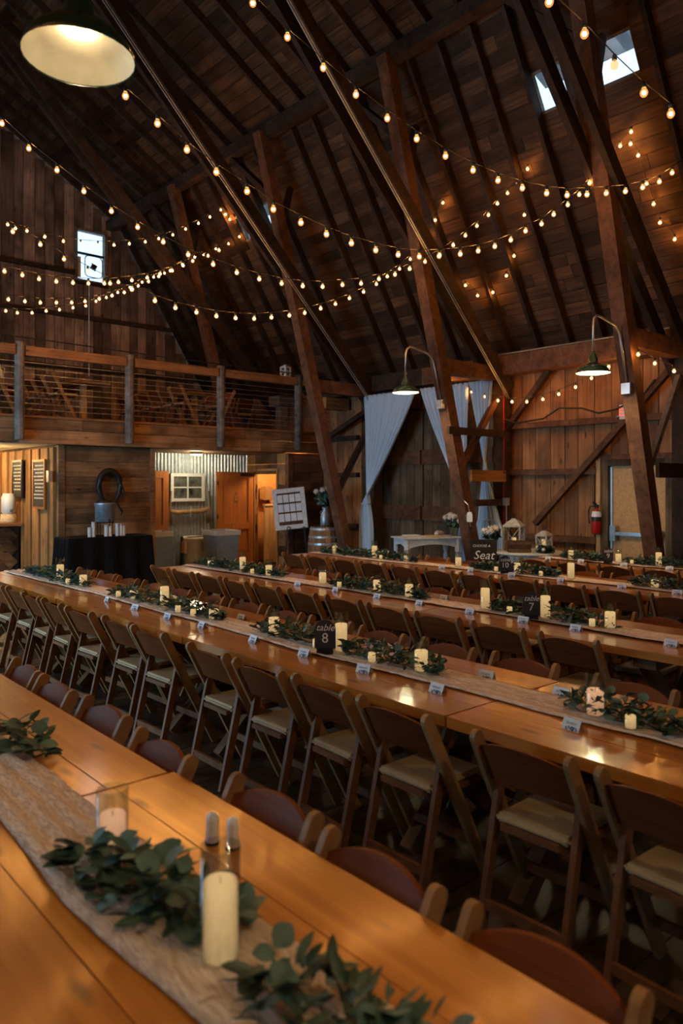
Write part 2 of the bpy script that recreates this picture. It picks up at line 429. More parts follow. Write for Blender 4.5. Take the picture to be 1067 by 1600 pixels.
while yy < 17.9:
    if all(abs(yy - t) > .12 for t in TRUSS):
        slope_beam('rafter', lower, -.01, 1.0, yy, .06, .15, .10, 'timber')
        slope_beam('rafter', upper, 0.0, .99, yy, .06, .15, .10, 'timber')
    yy += .58
# purlin and wall plate
pk = lower(1.0, .28)
for a, b in ((1.0, 6.5), (6.5, 12.9), (12.9, YG)):
    beam('purlin', (pk.x, a, pk.z), (pk.x, b, pk.z), .2, .22, 'timber', ceiling)
for a, b, m in ((1.0, 5.0, 'timber'), (5.0, 8.1, 'post_timber'), (8.1, 9.8, 'post_timber'), (9.8, 12.2, 'timber'), (12.2, 13.0, 'timber')):
    box('wall_plate', 10.60, 10.92, a + .004, b - .004, 3.70, 4.02, m, ceiling)
# skylight frames, panes and outside shutters
for k, (a, b) in enumerate(SKY):
    w = struct('window_%d' % (k + 1), 'small skylight let into the steep roof %s' % ('above the exit door' if k == 0 else 'far down the roof by the balcony'), (lower(ST[0]).x, a, lower(ST[0]).z))
    p, q = lower(ST[0], -.05), lower(ST[1], -.05)
    for t in (ST[0], ST[1]):
        c = lower(t, -.02); beam('window_frame', (c.x, a, c.z), (c.x, b, c.z), .08, .04, 'grey_timber', w, ref=(q - p))
    for yv in (a, (a + b) / 2, b):
        beam('window_frame', (p.x, yv, p.z), (q.x, yv, q.z), .08, .04, 'grey_timber', w)
    for u, v in ((a + .02, (a + b) / 2 - .02), ((a + b) / 2 + .02, b - .02)):
        m0 = (p + q) / 2
        o = beam('pane', (m0.x, u, m0.z), (m0.x, v, m0.z), 1, 1, 'dimmed_pane', w, ref=(q - p)); o.scale = (.006, (q - p).length - .03, v - u)
    c0, c1 = lower(ST[0] + .055, -.30), lower(ST[1], -.12)
    o = beam('outside_shutter', ((c0.x + c1.x) / 2, a, (c0.z + c1.z) / 2), ((c0.x + c1.x) / 2, b, (c0.z + c1.z) / 2), 1, 1, 'white_paint', w, ref=(c1 - c0)); o.scale = (.015, (c1 - c0).length, b - a)

# right-hand wall -----------------------------------------------------
wr = struct('wall_right', 'barn side wall of wide upright brown boards', (XW, 7, 0))
mb = MB()
def wallbox(y0, y1, z0, z1): mb.box(XW + .03, XW + .13, y0, y1, z0 if z0 else -.1, z1)
wallbox(YB, 5.2, 0, EZ); wallbox(5.2, 6.2, 2.12, EZ); wallbox(5.1, 6.3, -.1, .012); wallbox(6.2, 8.4, 0, EZ); wallbox(8.4, 11.9, 3.65, EZ); mb.box(XW + .09, XW + .13, 8.4, 11.9, -.1, 3.65); wallbox(11.9, YG + .13, 0, EZ + .1)
o = mb.obj('backing', 'wall_board', wr); o.location = -wr.location
yy = 2.4; 
while yy < 12.95:
    w = random.choice((.24, .27, .30)); b = min(yy + w, 12.95)
    if yy < 8.4 < b: b = 8.4
    z0 = 0
    if 8.4 <= yy < 11.9: yy = 11.9; continue
    if yy < 6.2 and b > 5.2: z0 = 2.12
    box('board', XW - .0 - random.uniform(0, .01), XW + .03, yy + .006, b - .006, z0, EZ, 'wall_board', wr)
    yy = b
for z in (2.82, 2.02, .92):
    a = 6.34 if z < 2.5 else 4.0
    box('girt', XW - .12, XW - .01, a, 8.05, z - .05, z + .05, 'post_timber', wr)
    box('girt', XW - .12, XW - .01, 11.95, 12.95, z - .05, z + .05, 'timber', wr)
    box('girt', XW - .12, XW - .01, 2.4, 4.85 if z < 2.5 else 3.98, z - .05, z + .05, 'timber', wr)
beam('wall_brace', (XW - .17, 7.42, 1.15), (XW - .17, 5.05, 3.55), .1, .09, 'post_timber', wr)
beam('wall_brace', (XW - .17, 8.0, 2.78), (XW - .17, 7.15, 3.7), .1, .09, 'timber', wr)
beam('wall_brace', (XW - .17, 4.85, 2.5), (XW - .17, 4.0, 3.65), .1, .09, 'timber', wr)
# barn doors behind the curtains
for k, (a, b) in enumerate(((8.4, 10.13), (10.17, 11.9))):
    d = struct('door_%d' % (k + 1), 'tall dark barn door leaf behind the %s curtain' % ('right' if k == 0 else 'left'), (XW + .06, a, 0))
    n = 8; w = (b - a) / n
    for j in range(n):
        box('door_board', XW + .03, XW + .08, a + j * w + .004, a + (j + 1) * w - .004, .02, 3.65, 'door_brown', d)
    for z in (.25, 1.25, 2.35, 3.45):
        box('door_rail', XW - .03, XW + .03, a + .02, b - .02, z - .14, z + .14, 'post_timber', d)
# exit door
d = struct('door_3', 'tan painted exit door with a chrome push bar', (XW, 5.7, 0))
box('door_leaf', XW + .02, XW + .07, 5.24, 6.16, .01, 2.1, 'tan_door_paint', d)
box('door_edge_strip', XW - .0, XW + .02, 6.12, 6.15, .02, 2.08, 'conduit_metal', d)
bar = box('push_bar', XW - .075, XW - .03, 5.30, 6.12, 1.02, 1.075, 'chrome', d)
box('push_bar_bracket', XW - .08, XW + .02, 6.03, 6.12, .93, 1.17, 'chrome', d)
box('push_bar_bracket', XW - .08, XW + .02, 5.28, 5.36, .97, 1.12, 'chrome', d)
box('door_jamb', XW - .06, XW + .10, 6.16, 6.26, 0, 2.2, 'door_brown', d); box('door_jamb', XW - .06, XW + .10, 5.14, 5.24, 0, 2.2, 'door_brown', d)
box('door_head', XW - .06, XW + .10, 5.24, 6.16, 2.1, 2.2, 'door_brown', d)
box('door_casing', XW - .10, XW - .01, 6.27, 6.34, 0, 2.4, 'pale_pine', d); box('door_casing', XW - .09, XW - .01, 5.1, 6.27, 2.2, 2.28, 'post_timber', d)

# gable wall -----------------------------------------------------------
def roof_z(x):
    return EZ + (XW - x) / (XW - KX) * (KZ - EZ) if x > KX else KZ + (KX - x) / (KX - RX) * (RZ - KZ) if x > RX else roof_z(2 * RX - x)
wb = struct('wall_back', 'tall gable wall of upright weathered boards', (RX, YG, 0))
GX0, GX1, GZ0, GZ1 = 7.22, 7.94, 6.80, 8.0
mb = MB()
def poly_y(pts): mb.prism(pts, 'y', YG + .03, YG + .13)
poly_y([(XL, 0), (GX0, 0), (GX0, roof_z(GX0)), (RX, RZ), (2 * RX - KX, KZ), (XL, EZ)])
poly_y([(GX1, 0), (XW, 0), (XW, EZ), (KX, KZ), (GX1, roof_z(GX1))])
poly_y([(GX0, 0), (GX1, 0), (GX1, GZ0), (GX0, GZ0)]); poly_y([(GX0, GZ1), (GX1, GZ1), (GX1, roof_z(GX1)), (GX0, roof_z(GX0))])
o = mb.obj('backing', 'gable_board', wb); o.location = -wb.location
x = 3.6
while x < 10.9:
    w = random.uniform(.2, .3); b = min(x + w, 10.95)
    for (za, zb) in ((2.97, 5.88), (5.88, 6.93), (6.93, 99)):
        top = min(zb, min(roof_z(x), roof_z(b)) - .05)
        lo = za
        if x < GX1 and b > GX0:
            if za > 6: lo = GZ1
            elif zb > 6.8: top = min(top, GZ0)
        if top - lo > .1:
            box('board', x + .008, b - .008, YG - random.uniform(0, .012) + (.012 if za > 6.5 else 0), YG + .03, lo, top, 'gable_board', wb)
    x = b
for z in (4.62, 5.88, 6.93):
    xe = 10.9 if z < 5 else XW - (z - EZ) / (KZ - EZ) * (XW - KX) - .1
    segs = [(3.6, xe)] if z != 6.93 else [(3.6, GX0 - .06), (GX1 + .06, xe)]
    for a, b in segs: box('girt', a, b, YG - .10, YG - .012, z - .05, z + .05, 'timber', wb)
gw = struct('window_3', 'tall narrow window high in the gable wall', (GX0, YG, GZ0))
for xa, xb in ((GX0 - .05, GX0 + .02), (GX1 - .02, GX1 + .05)): box('window_frame', xa, xb, YG - .04, YG + .1, GZ0 - .05, GZ1 + .05, 'grey_timber', gw)
for za in (GZ0 - .05, GZ1 - .01): box('window_frame', GX0 + .02, GX1 - .02, YG - .04, YG + .1, za, za + .06, 'grey_timber', gw)
box('meeting_rail', GX0 + .02, GX1 - .02, YG - .0, YG + .06, 7.43, 7.48, 'dark_metal', gw)
box('pane', GX0 + .02, GX1 - .02, YG + .03, YG + .036, 7.48, GZ1 - .01, 'dimmed_pane', gw); box('pane', GX0 + .02, GX1 - .02, YG + .03, YG + .036, GZ0, 7.43, 'dimmed_pane', gw)
box('window_sill', GX0 - .05, GX1 + .05, YG - .10, YG - .04, GZ0 - .12, GZ0 - .05, 'timber', gw)
# exhaust fan unit in the lower sash
fan = thing('window_fan', 'square white fan hung in the lower half of the gable window', 'fan', (7.62, YG - .08, 6.86))
mb = MB(); mb.tube([Vector((.22 * (abs(math.cos(a)) ** .4) * (1 if math.cos(a) >= 0 else -1), 0, .28 + .26 * (abs(math.sin(a)) ** .4) * (1 if math.sin(a) >= 0 else -1))) for a in [2 * math.pi * k / 32 for k in range(33)]], .012, 5, False)
mb.obj('fan_rim', 'dark_metal', fan)
mb = MB(); mb.lathe([(.0, .03), (.07, .02), (.07, -.03), (.0, -.04)], 12); o = mb.obj('motor', 'dark_metal', fan, (0, 0, .28)); o.rotation_euler = (R(90), 0, 0)
for k in range(4):
    o = beam('blade', (0, 0, .28), (.10 * math.cos(k * math.pi / 2 + .4), 0.01, .28 + .10 * math.sin(k * math.pi / 2 + .4)), .04, .006, 'dark_metal', fan, local=True)
tag(box('folded_ladder_end', GX0 + .03, GX0 + .10, YG - .03, YG - .005, GZ0 + .05, 7.35, 'pale_pine'), 'narrow yellow strip standing at the left of the gable window', 'strip').name = 'window_strip'

# far side wall with the open side doorway, and plain end wall, behind the camera
mb = MB()
for y0, y1, z0, z1 in ((YB, 7.2, 0, EZ), (11.6, YG, 0, EZ), (7.2, 11.6, 3.7, EZ)): mb.box(XL - .13, XL - .03, y0, y1, z0, z1)
tag(mb.obj('wall_left', 'wall_board'), 'barn side wall with an open doorway', kind='structure')
mb = MB()
mb.prism([(XL, 0), (XW, 0), (XW, EZ), (KX, KZ), (RX, RZ), (2 * RX - KX, KZ), (XL, EZ)], 'y', YB - .13, YB - .03)
tag(mb.obj('wall_front', 'wall_board'), 'plain boarded end wall behind the viewer', kind='structure')

# wall under the balcony ------------------------------------------------
wf = struct('wall_under_balcony', 'horizontal plank wall below the balcony', (8, YF, 0))
def planks_x(x0, x1, y0, y1, z0, z1, n, mat, par, cuts=0):
    h = (z1 - z0) / n
    for j in range(n):
        cs = [x0] + sorted(random.uniform(x0 + .2, x1 - .2) for _ in range(cuts)) + [x1]
        for a, b in zip(cs, cs[1:]):
            box('plank', a + .002, b - .002, y0 - random.uniform(0, .01), y1, z0 + j * h + .003, z0 + (j + 1) * h - .003, mat, par)
planks_x(5.08, 6.72, YF, YF + .05, 0, 2.5, 9, 'fascia_plank', wf)
box('corner_board', 4.97, 5.08, YF - .02, YF + .10, 0, 2.5, 'fascia_plank', wf); box('corner_board', 6.72, 6.82, YF - .02, YF + .10, 0, 2.5, 'fascia_plank', wf)
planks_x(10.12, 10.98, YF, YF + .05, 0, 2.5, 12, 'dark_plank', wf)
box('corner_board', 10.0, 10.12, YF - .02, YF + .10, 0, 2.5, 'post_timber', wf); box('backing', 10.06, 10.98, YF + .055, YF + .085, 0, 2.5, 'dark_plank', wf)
# recess: left cheek, right cheek with the restroom doorway
RY = 14.8
box('cheek', 6.76, 6.82, YF + .10, RY, 0, 2.5, 'fascia_plank', wf)
h = 2.5 / 11
for j in range(11):
    for a, b in ((YF + .10, 13.6), (14.45, RY)):
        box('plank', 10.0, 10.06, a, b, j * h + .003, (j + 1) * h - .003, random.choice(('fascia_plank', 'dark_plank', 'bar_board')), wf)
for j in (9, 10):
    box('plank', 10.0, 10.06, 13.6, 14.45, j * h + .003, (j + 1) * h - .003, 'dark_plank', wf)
box('jamb', 9.97, 10.08, 13.55, 13.60, 0, 2.12, 'bar_board', wf); box('jamb', 9.97, 10.08, 14.45, 14.5, 0, 2.12, 'bar_board', wf); box('jamb', 9.97, 10.08, 13.55, 14.5, 2.12, 2.17, 'bar_board', wf)
# corrugated metal wall
cw = struct('wall_corrugated', 'corrugated metal sheet wall at the back of the recess', (8.4, RY, 0))
mb = MB(); n = 250
pts = []
for k in range(n + 1):
    x = 6.82 + (10.0 - 6.82) * k / n; pts.append((x, RY + .018 * math.sin(2 * math.pi * x / .085)))
vs = [(a, b, 0) for a, b in pts] + [(a, b, 2.5) for a, b in pts]
mb.add(vs, [(k, k + 1, n + 2 + k, n + 1 + k) for k in range(n)])
o = mb.obj('corrugated_sheet', 'galvanised', cw, smooth=True); o.location = -cw.location
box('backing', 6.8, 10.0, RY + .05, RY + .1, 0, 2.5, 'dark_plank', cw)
# little four-pane window
w4 = struct('window_4', 'small white four-pane window on the corrugated wall', (8.4, RY - .06, 1.42))
wx0, wx1, wz0, wz1 = 7.98, 8.82, 1.44, 2.06
ym = RY - .06
for a, b in ((wx0, wx0 + .07), (wx1 - .07, wx1)): box('window_frame', a, b, ym - .03, ym + .03, wz0, wz1, 'window_frame_white', w4)
for a, b in ((wz0, wz0 + .07), (wz1 - .07, wz1)): box('window_frame', wx0 + .07, wx1 - .07, ym - .03, ym + .03, a, b, 'window_frame_white', w4)
xm, zm = (wx0 + wx1) / 2, (wz0 + wz1) / 2
box('muntin', xm - .015, xm + .015, ym - .02, ym + .02, wz0 + .07, wz1 - .07, 'window_frame_white', w4)
for a, b in ((wx0 + .07, xm - .015), (xm + .015, wx1 - .07)):
    box('muntin', a, b, ym - .02, ym + .02, zm - .013, zm + .013, 'window_frame_white', w4)
    for c, e in ((wz0 + .07, zm - .013), (zm + .013, wz1 - .07)): box('pane', a, b, ym - .005, ym + .005, c, e, 'window_picture', w4)

# restroom behind the doorway
rr = struct('wall_restroom', 'orange lit restroom wall seen through the doorway', (10.6, 14.2, 0))
box('wall_panel', 10.06, 10.98, 14.9, 14.96, 0, 2.5, 'orange_paint', rr); box('wall_panel', 10.93, 10.98, 13.3, 14.9, 0, 2.5, 'orange_paint', rr)
for j in range(6): box('partition_board', 10.20 + j * .125, 10.32 + j * .125, 14.35, 14.40, 0, 1.32, 'pale_pine', rr)
box('partition_cap', 10.18, 10.93, 14.33, 14.42, 1.32, 1.36, 'pale_pine', rr)
hd = thing('hand_dryer', 'chrome hand dryer on the restroom wall', 'hand dryer', (10.55, 14.80, 1.45))
mb = MB(); mb.prism([(-.13, 0), (.13, 0), (.14, .08), (.14, .26), (.1, .31), (-.1, .31), (-.14, .26), (-.14, .08)], 'y', -.16, .06); mb.obj('casing', 'chrome', hd)
mb = MB(); mb.lathe([(.03, 0), (.035, -.07), (.02, -.08)], 10, cap1=True); mb.obj('nozzle', 'dark_metal', hd, (0, -.08, .0))
point_light('restroom_lamp', (10.5, 13.9, 2.3), 60, (1, .62, .26), .12)

# bar alcove under the balcony, left -------------------------------------------
bw = struct('wall_bar', 'warm upright boards on the side wall of the bar', (5.0, 15, 0))
yy = YF + .10
while yy < 17.9:
    b = min(yy + .22, 17.95)
    box('board', 4.93 - random.uniform(0, .015), 4.97, yy + .006, b - .006, 0, 2.46, 'bar_board', bw)
    yy = b
yy = YF + .32
while yy < 17.8: box('batten', 4.89, 4.93, yy - .03, yy + .03, 0, 2.46, 'bar_board', bw); yy += .44
box('backing', 4.97, 5.03, YF + .10, YG, 0, 2.5, 'dark_plank', bw)
box('board', 1.0, 4.9, 17.2, 17.26, 0, 2.46, 'bar_board', bw)
point_light('bar_lamp', (3.9, 14.4, 2.35), 55, (1, .66, .28), .2)
point_light('bar_back_lamp', (4.2, 16.3, 2.3), 40, (1, .66, .28), .2)

# ================================================================== balcony
bal = thing('balcony', 'timber balcony with grey posts and cable railing under the gable', 'balcony', (7.2, 13.0, 2.5))
box('deck', XL + .1, XW - .02, 13.0, YG - .05, 2.78, 2.95, 'fascia_plank', bal)
box('soffit', XL + .1, 4.9, 13.08, YG - .3, 2.50, 2.54, 'bar_ceiling', bal); box('soffit', 6.82, 10.0, 13.3, RY, 2.5, 2.54, 'fascia_plank', bal)
for (z0, z1) in ((2.5, 2.74), (2.74, 2.93)):
    cs = [3.0, 4.2, 5.3, 6.13, 7.4, 8.7, 9.6, 10.98] if z0 > 2.6 else [3.0, 4.22, 6.1, 8.04, 9.1, 10.0, 10.98]
    for a, b in zip(cs, cs[1:]):
        box('fascia_plank', a + .003, b - .003, 12.95 - (.02 if z0 > 2.6 else .0), 13.02, z0 + .003, z1 - .003, 'fascia_plank', bal)
box('deck_edge', 3.0, 10.98, 12.90, 13.04, 2.93, 2.97, 'rail_log', bal)
PX = [2.27, 4.2, 6.13, 8.06, 10.0]
for k, x in enumerate(PX):
    mb = MB(); mb.lathe([(.075, 2.55), (.08, 2.6), (.083, 3.4), (.08, 4.13), (.07, 4.16)], 10, cap0=True, cap1=True)
    o = mb.obj('railing_post', 'grey_timber', bal); o.location = Vector((x, 12.84, 0)) - bal.location
for a, b in zip(PX, PX[1:] + [10.95]):
    box('rail_beam', a + .085, b - .085, 12.77, 12.91, 3.94, 4.10, 'rail_log', bal)
    for j in range(9):
        z = 3.06 + j * .097
        beam('cable', (a + .08, 12.84, z), (b - .08, 12.84, z), .006, .006, 'conduit_metal', bal)
wire = MB(); wire.tube([(3.3, 12.7, 4.23), (6.5, 12.7, 4.18), (10.5, 12.5, 4.12)], .012, 5)
tag(wire.obj('cable_wire', 'cord_rubber'), 'thin black cable strung along the top of the balcony rail', 'cable')

# ================================================================== trusses
def truss(Y, label, low=0.0):
    t = thing('roof_truss', label, 'truss', (10.2, Y, low), group='slanted timber trusses along the barn')
    def lx(z): return 10.2 - (10.2 - 7.95) * z / 8.3
    beam('leg', (lx(low), Y, low), (lx(8.25), Y, 8.25), .20, .20, 'post_timber', t)
    a = (10.85, Y - .14, 3.45); b = (4.2, Y - .14, 10.25)
    beam('diagonal', a, b, .20, .085, 'timber', t); beam('diagonal', (a[0], Y + .14, a[2]), (b[0], Y + .14, b[2]), .20, .085, 'timber', t)
    if low < 1:
        box('wall_post', 10.72, 10.96, Y - .11, Y + .11, 0, 3.70, 'timber', t)
        box('tie_beam', lx(3.8) + .10, 10.6, Y - .09, Y + .09, 3.60, 3.84, 'post_timber', t)
    # braces from leg to purlin
    for s in (1,): beam('knee_brace', (lx(7.3), Y + s * .08, 7.2), (pk.x - .03, Y + s * 1.0, 8.08), .12, .1, 'timber', t)
    beam('strut', (lx(6.6) + .08, Y + .05, 6.6), (lower(.80, .18).x, Y + .05, lower(.80, .18).z), .1, .1, 'timber', t)
    return t
t1 = truss(TRUSS[0], 'nearest slanted timber truss leg, in front of the tan exit door')
t2 = truss(TRUSS[1], 'slanted timber truss leg crossing the right white curtain')
t3 = truss(TRUSS[2], 'dark slanted truss leg rising beside the barrel and balcony end')
t4 = truss(TRUSS[3], 'farthest slanted truss rising from the balcony floor', 2.96)
# boards nailed between leg and wall post
for t, Y, zs in ((t2, TRUSS[1], ((2.62, 2.74, 'timber'), (1.86, 2.05, 'rail_log'), (1.45, 1.56, 'timber'))), (t1, TRUSS[0], ((1.9, 2.1, 'timber'),))):
    for za, zb, m in zs:
        lx = 10.2 - 2.25 * za / 8.3
        box('cross_board', lx - (.25 if za > 2.6 else -.1), 10.73, Y - .16, Y - .11, za, zb, m, t)
beam('post_brace', (10.7, TRUSS[1], 3.35), (9.72, TRUSS[1], 2.1), .1, .09, 'post_timber', t2)
beam('post_brace', (10.7, TRUSS[0], 3.35), (9.80, TRUSS[0], 2.0), .08, .07, 'grey_timber', t1)
beam('post_brace', (10.7, TRUSS[2], 3.0), (9.85, TRUSS[2], 1.7), .1, .1, 'timber', t3)
beam('post_brace', (10.75, TRUSS[2] + .1, 3.35), (10.75, 12.6, 2.9), .12, .1, 'timber', t3)
box('bracket_log', 10.25, 10.9, 12.2, 12.45, 3.42, 3.66, 'rail_log', t3)
box('bolted_plate', 10.2 - 2.25 * 2.6 / 8.3 + .08, 10.2 - 2.25 * 2.6 / 8.3 + .14, TRUSS[0] - .1, TRUSS[0] + .1, 1.2, 2.75, 'timber', t1).rotation_euler = (0, math.atan2(-2.25, 8.3), 0)
# metal conduits on the diagonals
for Y, nm in ((TRUSS[1], 'bright conduit pipes running up the truss by the right curtain'), (TRUSS[2], 'thin conduit running up the truss next to the barrel')):
    c = thing('conduit', nm, 'conduit', (10.4, Y - .25, 3.6))
    for s in (0, .06):
        mb = MB(); mb.tube([Vector((10.75 - s, Y - .21, 3.3)) - c.location, Vector((4.6 - s, Y - .21, 9.59)) - c.location], .009, 6); mb.obj('pipe', 'conduit_metal', c)
c = thing('wall_conduit', 'grey cable conduit bending along the top of the wall plate', 'conduit', (10.6, 6.5, 4.04))
mb = MB(); mb.tube([(0, 1.5, .0), (0, .5, .0), (0, -1.5, .0)], .012, 5); mb.obj('pipe', 'conduit_metal', c)

# ================================================================== string lights
me_core = MB(); me_core.lathe([(.0, -.0145), (.0103, -.0103), (.0145, .0), (.0103, .0103), (.0, .0145)], 10); ME_CORE = me_core.mesh('filament', 'bulb_core', True)
mg = MB(); mg.lathe([(.0, -.029), (.015, -.026), (.024, -.015), (.0275, .0), (.024, .014), (.016, .025), (.012, .036)], 12); ME_GLASS = mg.mesh('bulb', 'bulb_glass', True)
ms = MB(); ms.lathe([(.0, .068), (.014, .066), (.017, .05), (.017, .034), (.013, .032)], 8); ME_SOCK = ms.mesh('socket', 'bulb_socket', True)
NB = 0
def on_roof(px, py, off):
    xr, up = (px - CX) / F, (HY - py) / F; d = Vector((SN + xr * CS, CS - xr * SN, up)); q = lower(0, off); n = Vector((KZ - EZ, 0, XW - KX))
    return Vector((0, 0, H)) + d * (n.dot(q - Vector((0, 0, H))) / n.dot(d))
def string(label, pts, A, B, ext0=None, ext1=None, lit=None, hug=None, last=0):
    """pts: bearings of the bulbs; A, B: two plan points of the upright plane the string hangs in"""
    global NB
    P = [on_plane(px, py, A, B) for px, py in pts] if hug is None else [on_roof(px, py, hug) for px, py in pts]
    for q in range(last): P[-1 - q] = on_roof(pts[-1 - q][0], pts[-1 - q][1], .12 + .03 * q)
    root = thing('string_lights', label, 'string lights', P[0], group='strings of warm round bulbs under the roof')
    cord = [p + Vector((0, 0, .072)) for p in P]
    if ext0: cord.insert(0, Vector(ext0))
    if ext1: cord.append(Vector(ext1))
    mb = MB(); mb.tube([c - P[0] for c in cord], .0045, 4); mb.obj('cord', 'cord_rubber', root)
    for i, p in enumerate(P):
        b = link('bulb', ME_GLASS, root, p - P[0])
        link('socket', ME_SOCK, b)
        if lit is None or i not in lit: link('filament', ME_CORE, b)
        NB += 1
string('nearest long bulb string swooping from the top edge past the skylight',
       [(395, 5), (449, 58), (505, 106), (556, 148), (605, 185), (651, 217), (696, 244), (739, 266), (778, 282), (816, 294), (854, 302), (886, 305), (917, 304), (947, 302), (977, 299), (1004, 293), (1030, 284), (1050, 270)],
       (3.37, 4.89), (8.5, 3.9), ext1=(8.72, 3.9, 5.6))
string('bulb string starting below the big green lamp and dipping beside the curtain truss',
       [(196, 150), (246, 193), (292, 234), (338, 269), (386, 299), (427, 327), (470, 348), (510, 366), (549, 380), (587, 391), (622, 398), (655, 401), (686, 400), (719, 397), (747, 392), (773, 385), (798, 375), (821, 361), (846, 350), (865, 335), (887, 320), (905, 304), (921, 286), (939, 267), (955, 247), (969, 228), (986, 206)],
       (2.67, 5.64), (9.47, 5.0), last=3)
string('bulb string entering at the left edge and climbing to the roof boards mid right',
       [(3, 193), (45, 232), (89, 266), (131, 299), (174, 330), (215, 355), (255, 378), (294, 398), (333, 413), (370, 426), (405, 436), (440, 443), (473, 447), (504, 448), (535, 445), (564, 443), (592, 436), (617, 429), (640, 420), (664, 409), (687, 398), (708, 383), (727, 368), (745, 353), (763, 336), (777, 318), (793, 302), (808, 285), (824, 264)],
       (2.47, 8.07), (9.47, 6.6), last=3)
string('low bulb string over the balcony rail ending on the orange lit roof boards',
       [(206, 452), (242, 470), (274, 481), (307, 488), (338, 494), (368, 497), (397, 498), (424, 496), (452, 493), (476, 489), (501, 482), (524, 475), (546, 466), (568, 456), (588, 444), (605, 432), (624, 420), (641, 405), (657, 388), (670, 368), (680, 344), (692, 317)],
       (4.26, 8.23), (9.48, 8.45), last=3)
string('bulb string crossing the gable just under the tall window',
       [(7, 424), (35, 430), (61, 436), (88, 440), (114, 442), (138, 443), (163, 443), (185, 441), (206, 438), (230, 434), (250, 428), (269, 423), (286, 415), (301, 408), (325, 400), (342, 391), (357, 381), (374, 370)],
       (3.14, 10.1), (8.9, 11.3), last=2)
string('bulb string second below the gable window, hanging over the balcony',
       [(13, 468), (39, 471), (63, 473), (88, 473), (112, 473), (133, 471), (155, 467), (175, 462), (194, 457), (216, 447), (232, 440), (248, 432), (266, 423), (285, 413), (304, 402), (318, 398), (337, 389)],
       (3.2, 11.4), (8.9, 12.5), last=2)
string('lowest faint bulb string across the gable boards',
       [(9, 486), (27, 489), (50, 489), (72, 486), (93, 484), (114, 481), (134, 478), (150, 471), (166, 465), (184, 457), (203, 449), (222, 441), (240, 433), (257, 427)],
       (4.23, 13.5), (9.0, 14.3))
string('upper bulb string passing in front of the gable window toward the skylight',
       [(12, 351), (24, 357), (42, 361), (70, 370), (99, 377), (126, 381), (153, 383), (178, 383), (202, 381), (227, 378), (248, 373), (270, 367), (290, 358), (310, 349), (328, 339), (345, 328), (352, 335), (359, 343)],
       (2.6, 12.3), (8.2, 13.0), last=3)
string('short bulb string slanting down the gable left of the window', [(20, 362), (63, 382), (100, 405), (137, 424), (172, 443)], (3.0, 9.4), (5.4, 9.9))
string('bulb string drooping along the plank wall behind the wall lamps',
       [(702, 598), (719, 604), (736, 613), (757, 620), (778, 626), (800, 628), (823, 628), (848, 624), (873, 616), (899, 605), (924, 591), (951, 573), (975, 560)],
       (10.50, 8.5), (10.50, 5.2))
string('three bulbs on the short tie beam at the right edge', [(997, 554), (1023, 568), (1053, 580)], (9.4, 4.75), (10.8, 4.75))
string('near bulb string at the top right with one unlit bulb', [(858, 3), (913, 53), (960, 102), (1006, 145), (1048, 178)], (3.98, 2.62), (5.23, 2.46), lit=(2,))
string('bulbs running down the roof boards at the far right', [(985, 225), (997, 243), (1010, 287), (1021, 319), (1031, 348), (1054, 374)], (9.5, 6.4), (9.6, 4.2), hug=.14)
string('short loop of bulbs low on the roof boards above the plank wall', [(819, 336), (803, 400), (791, 431), (770, 457), (746, 462), (727, 446)], (9.6, 8.4), (10.0, 6.3), hug=.16)

# unseen bulb strings added behind and beside the viewer to warm the near tables
def plain_string(label, A, B, sag, n):
    global NB
    A, B = Vector(A), Vector(B); root = thing('string_lights', label, 'string lights', A, group='strings of warm round bulbs under the roof')
    P = [A.lerp(B, (k + .5) / n) - Vector((0, 0, sag * 4 * ((k + .5) / n) * (1 - (k + .5) / n))) for k in range(n)]
    mb = MB(); mb.tube([p - A + Vector((0, 0, .072)) for p in [A] + P + [B]], .0045, 4); mb.obj('cord', 'cord_rubber', root)
    for p in P:
        b = link('bulb', ME_GLASS, root, p - A); link('socket', ME_SOCK, b); link('filament', ME_CORE, b)
plain_string('added unseen bulb string crossing overhead just behind the viewer', (-1.5, .2, 6.2), (9.0, -.6, 6.0), 1.0, 26)
plain_string('added unseen bulb string crossing overhead farther behind the viewer', (-1.5, -2.6, 6.2), (9.0, -3.2, 6.0), 1.0, 26)
plain_string('added unseen bulb string hanging over the aisle left of the viewer', (-1.8, 6.5, 6.0), (-.4, 1.2, 5.8), .8, 14)

# ================================================================== lamps
def dome(r, h):
    prof = []
    for k in range(9):
        a = k / 8 * math.pi / 2; prof.append((r * math.cos(a) * (1 if k else 1), h * math.sin(a)))
    return prof
def barn_shade(par, loc, r, glow_on=True):
    mb = MB(); mb.lathe([(r, 0), (r * 1.0, .012), (r * .93, .05), (r * .74, r * .42), (r * .42, r * .55), (r * .30, r * .62), (r * .26, r * .95), (r * .18, r * 1.05), (r * .1, r * 1.25), (.016, r * 1.35)], 28)
    s = mb.obj('shade', 'green_enamel', par, loc, True)
    mb = MB(); mb.lathe([(r * .985, .004), (r * .91, .05), (r * .72, r * .38), (r * .40, r * .50), (r * .27, r * .58), (r * .24, r * .90), (0.001, r * .92)], 28)
    mb.obj('shade_lining', 'cream_enamel', s, None, True)
    mb = MB(); mb.lathe([(0.0, -.05), (.03, -.04), (.036, 0), (.02, .05), (.015, .08)], 12)
    b = mb.obj('lamp_bulb', 'lamp_glow', s, (0, 0, r * .80), True)
    return s
